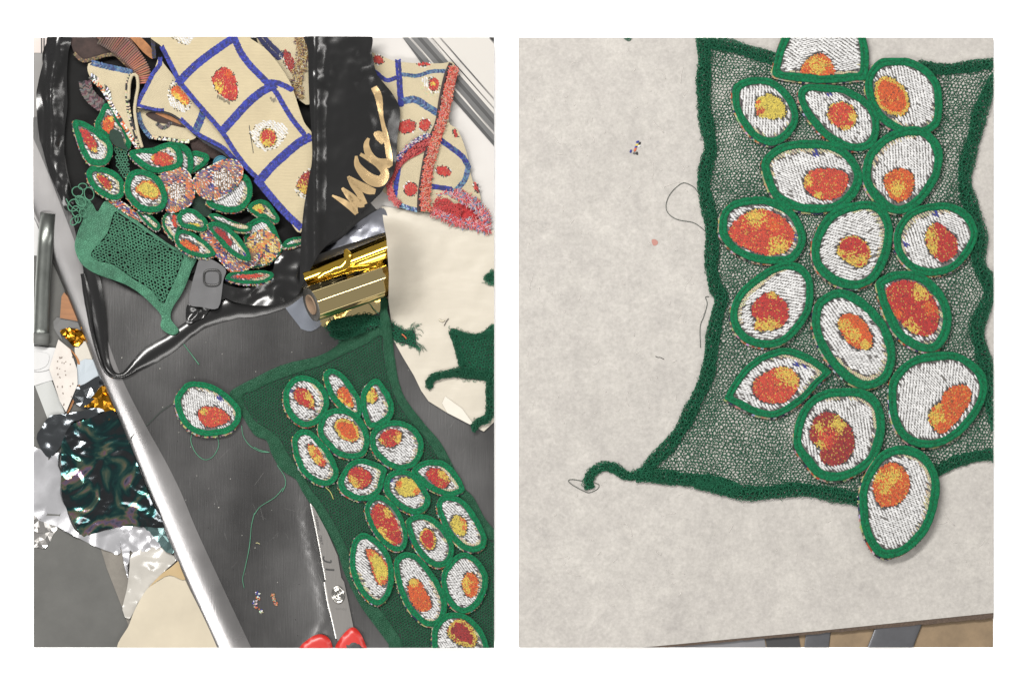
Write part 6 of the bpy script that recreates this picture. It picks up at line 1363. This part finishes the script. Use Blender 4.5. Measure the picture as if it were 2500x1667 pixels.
LP('single egg patch with coral yolk lying apart on the bare steel', E, [(1433, 700), (1470, 610), (1560, 520), (1680, 513), (1800, 540), (1930, 620), (2050, 740), (2077, 830), (2050, 920), (1960, 1000), (1820, 1032), (1700, 1030), (1570, 970), (1480, 860)], [(1650, 820), (1690, 765), (1780, 750), (1870, 770), (1972, 860), (1900, 920), (1790, 957), (1700, 920)], T+8, base='coral', blobs=[(1710, 800, 30, 'yellow')], ang=.9, blue=[(1870, 665, 50)], cream=(-1.1, 5), group='egg patch apart', back=(-3, 6))

# ------------------------------------------------------------------ scissors
sc = thing('fabric_scissors', 'steel fabric scissors with red handles and handwritten marks on the blade', 'scissors', (830, 1430, T))
M['blade'] = mat('scissor_steel', (.24, .23, .22), .34, 1, var=.06, vsc=20, bump=.12, bsc=900, stretch=(1, .05, 1, .3))
M['bladeedge'] = mat('ground_steel_edge', (.5, .49, .47), .35, 1)
zb = lambda x, y: T+9
sheet(H([(538, 145), (575, 190), (700, 420), (800, 650), (835, 860), (862, 900), (955, 1350), (800, 1465), (760, 1300), (715, 1080), (680, 880), (600, 450)]), lambda x, y: T+9+.006*(x-780), 14, panel=LEFT, smooth=False, thick=4).build('upper_blade', M['blade'], sc, smooth=False)
mb = MB(); ribbon(mb, [(p[0], p[1], 2.6) for p in H([(540, 150), (604, 450), (684, 880)])], zb, 8, 3, .6, lift=.9, thick=3); mb.build('cutting_edge', M['bladeedge'], sc)
mb = MB(); ribbon(mb, [(p[0], p[1], 5) for p in H([(676, 900), (706, 1080), (750, 1260), (790, 1440)])], lambda x, y: T+5, 8, 3, .6, lift=.5, thick=3); mb.build('lower_blade', M['bladeedge'], sc)
mb = MB(); ribbon(mb, [(p[0], p[1], 4) for p in H([(712, 1090), (700, 1200), (670, 1320), (645, 1390)])], lambda x, y: T+2.5, 8, 3, .6, lift=.5, thick=2); mb.build('tray_lip', M['bladeedge'], table)
cx, cy = H([(805, 1022)])[0]
def lathe(prof, n=40, sx=1.0, sy=1.0, rot=0):
    mb = MB(); V = []
    for r0, z0 in prof:
        for k in range(n):
            a = 2*math.pi*k/n; u, v = r0*sx*math.cos(a), r0*sy*math.sin(a)
            V.append((cx+u*math.cos(rot)-v*math.sin(rot), cy+u*math.sin(rot)+v*math.cos(rot), z0))
    fs = [(i*n+(k+1) % n, i*n+k, (i+1)*n+k, (i+1)*n+(k+1) % n) for i in range(len(prof)-1) for k in range(n)]
    mb.add(V, fs); return mb
pv = lathe([(17, T+9), (17, T+12.5), (15.5, T+14), (13.5, T+13.2), (13, T+12.4), (11.5, T+14.5), (7.5, T+16), (5.5, T+15.5), (4, T+13), (.1, T+12.6)], sx=.95, sy=1.28, rot=-.12).build('pivot_screw', mat('screw_steel', (.34, .33, .31), .18, 1), sc)
mb = MB(); x_, y_ = H([(800, 985)])[0]; stitch(mb, x_, y_, T+16, .9, 8, 3.4, .8, alb((36, 34, 32))); mb.build('screw_slot', M['thread'], pv)
M['redh'] = mat('red_handle_plastic', alb((212, 40, 30)), .38, var=.05, vsc=20, spec=.5)
def dome(poly, z0, hh, wd, res=7):
    P = smooth_closed(poly, 5)
    def zf(x, y):
        d = np.hypot(P[:, 0]-x, P[:, 1]-y).min(); q = min(1, d/wd); return z0+hh*math.sqrt(max(0, 1-(1-q)**2))
    return sheet(poly, zf, res, panel=LEFT, thick=6)
dome(H([(400, 1640), (440, 1520), (500, 1462), (570, 1415), (640, 1400), (710, 1432), (748, 1510), (745, 1640)]), T+8, 12, 14).build('handle', M['redh'], sc)
hd = dome(H([(765, 1640), (775, 1530), (810, 1460), (875, 1378), (940, 1333), (1000, 1368), (1060, 1480), (1085, 1640)]), T+10, 13, 14).build('handle', M['redh'], sc)
dome(H([(850, 1640), (870, 1530), (905, 1480), (960, 1460), (1020, 1488), (1055, 1545), (1060, 1640)]), T+20, 5, 8).build('grip_lining', mat('black_rubber', (.012, .012, .012), .6), hd)
INK = mat('black_marker_ink', (.01, .01, .01), .5)
def ink(pts, wd, f=H):
    mb = MB(); ribbon(mb, [(p[0], p[1], wd) for p in f(pts)], lambda x, y: T+9+.006*(x-780), 3, 3, .15, lift=.45, thick=.3); mb.build('marker_lettering', INK, sc)
ink([(670, 655), (662, 672), (668, 692), (690, 705), (720, 712), (738, 714)], 4.0); ink([(735, 690), (738, 714)], 3.2); ink([(682, 778), (720, 783), (768, 786)], 4.4)
def lettering(txt, p, q, size, f=H, m=INK):
    a, b = f([p])[0], f([q])[0]
    cu_ = bpy.data.curves.new('lettering', 'FONT'); cu_.body = txt; cu_.size = size*S; cu_.extrude = .00004
    o = bpy.data.objects.new('lettering', cu_); COL.objects.link(o)
    dg = bpy.context.evaluated_depsgraph_get(); me = bpy.data.meshes.new_from_object(o.evaluated_get(dg)); bpy.data.objects.remove(o)
    wdt = max(v.co.x for v in me.vertices); L_ = math.hypot(b[0]-a[0], b[1]-a[1])*S
    for v in me.vertices: v.co.x *= L_/wdt
    ob = bpy.data.objects.new('lettering', me); COL.objects.link(ob); me.materials.clear(); me.materials.append(m)
    ob.parent = sc; ob.location = Wv((a[0], a[1], T+9.6+.006*(a[0]-780)))-ORG[sc]; ob.rotation_euler = (0, 0, math.atan2(-(b[1]-a[1]), b[0]-a[0]))
    return ob
lettering('FABRIC', (582, 272), (610, 420), 8.5); lettering('ONLY', (622, 455), (640, 545), 8.5)
lettering('FISKARS', (886, 1150), (782, 1147), 7.5, m=mat('etched_mark', (.12, .115, .11), .5, .6))
# ------------------------------------------------------------------ lint on the bench
def lint(name, label, pts, seed, cols):
    mb = MB(); r = random.Random(seed)
    for (x, y, w_) in pts:
        for k in range(9): stitch(mb, x+r.uniform(-w_, w_), y+r.uniform(-w_, w_), T+1.5+r.uniform(0, 3), r.uniform(0, 3), r.uniform(4, 8), 3, 2, tuple(v*r.uniform(.7, 1.1) for v in r.choice(cols)))
    tag(mb.build(name, M['thread']), label, 'lint')
g1 = G([(2225, 1010), (2230, 1050), (2205, 1095), (2215, 1130), (2255, 1180)])
lint('yarn_crumb', 'knotted crumb of grey, orange and blue yarn on the steel', [(x, y, 5) for x, y in g1], 3, [alb((190, 182, 160)), alb((170, 160, 140)), ORA2, BLU, WHT])
lint('yarn_crumb', 'small orange and grey yarn crumb between the scissors and the blue-flecked one', [(x, y, 4) for x, y in H([(180, 1030), (190, 1070), (205, 1110)])], 4, [ORA2, alb((200, 130, 80)), alb((180, 170, 150))])
mb = MB(); thread(mb, H([(15, 530), (30, 526), (45, 532), (55, 538)]), 1.0, lambda x, y: T+1); tag(mb.build('thread_snip', mat('cream_thread', alb((210, 204, 150)), .8)), 'tiny cream thread snip alone on the steel', 'thread')
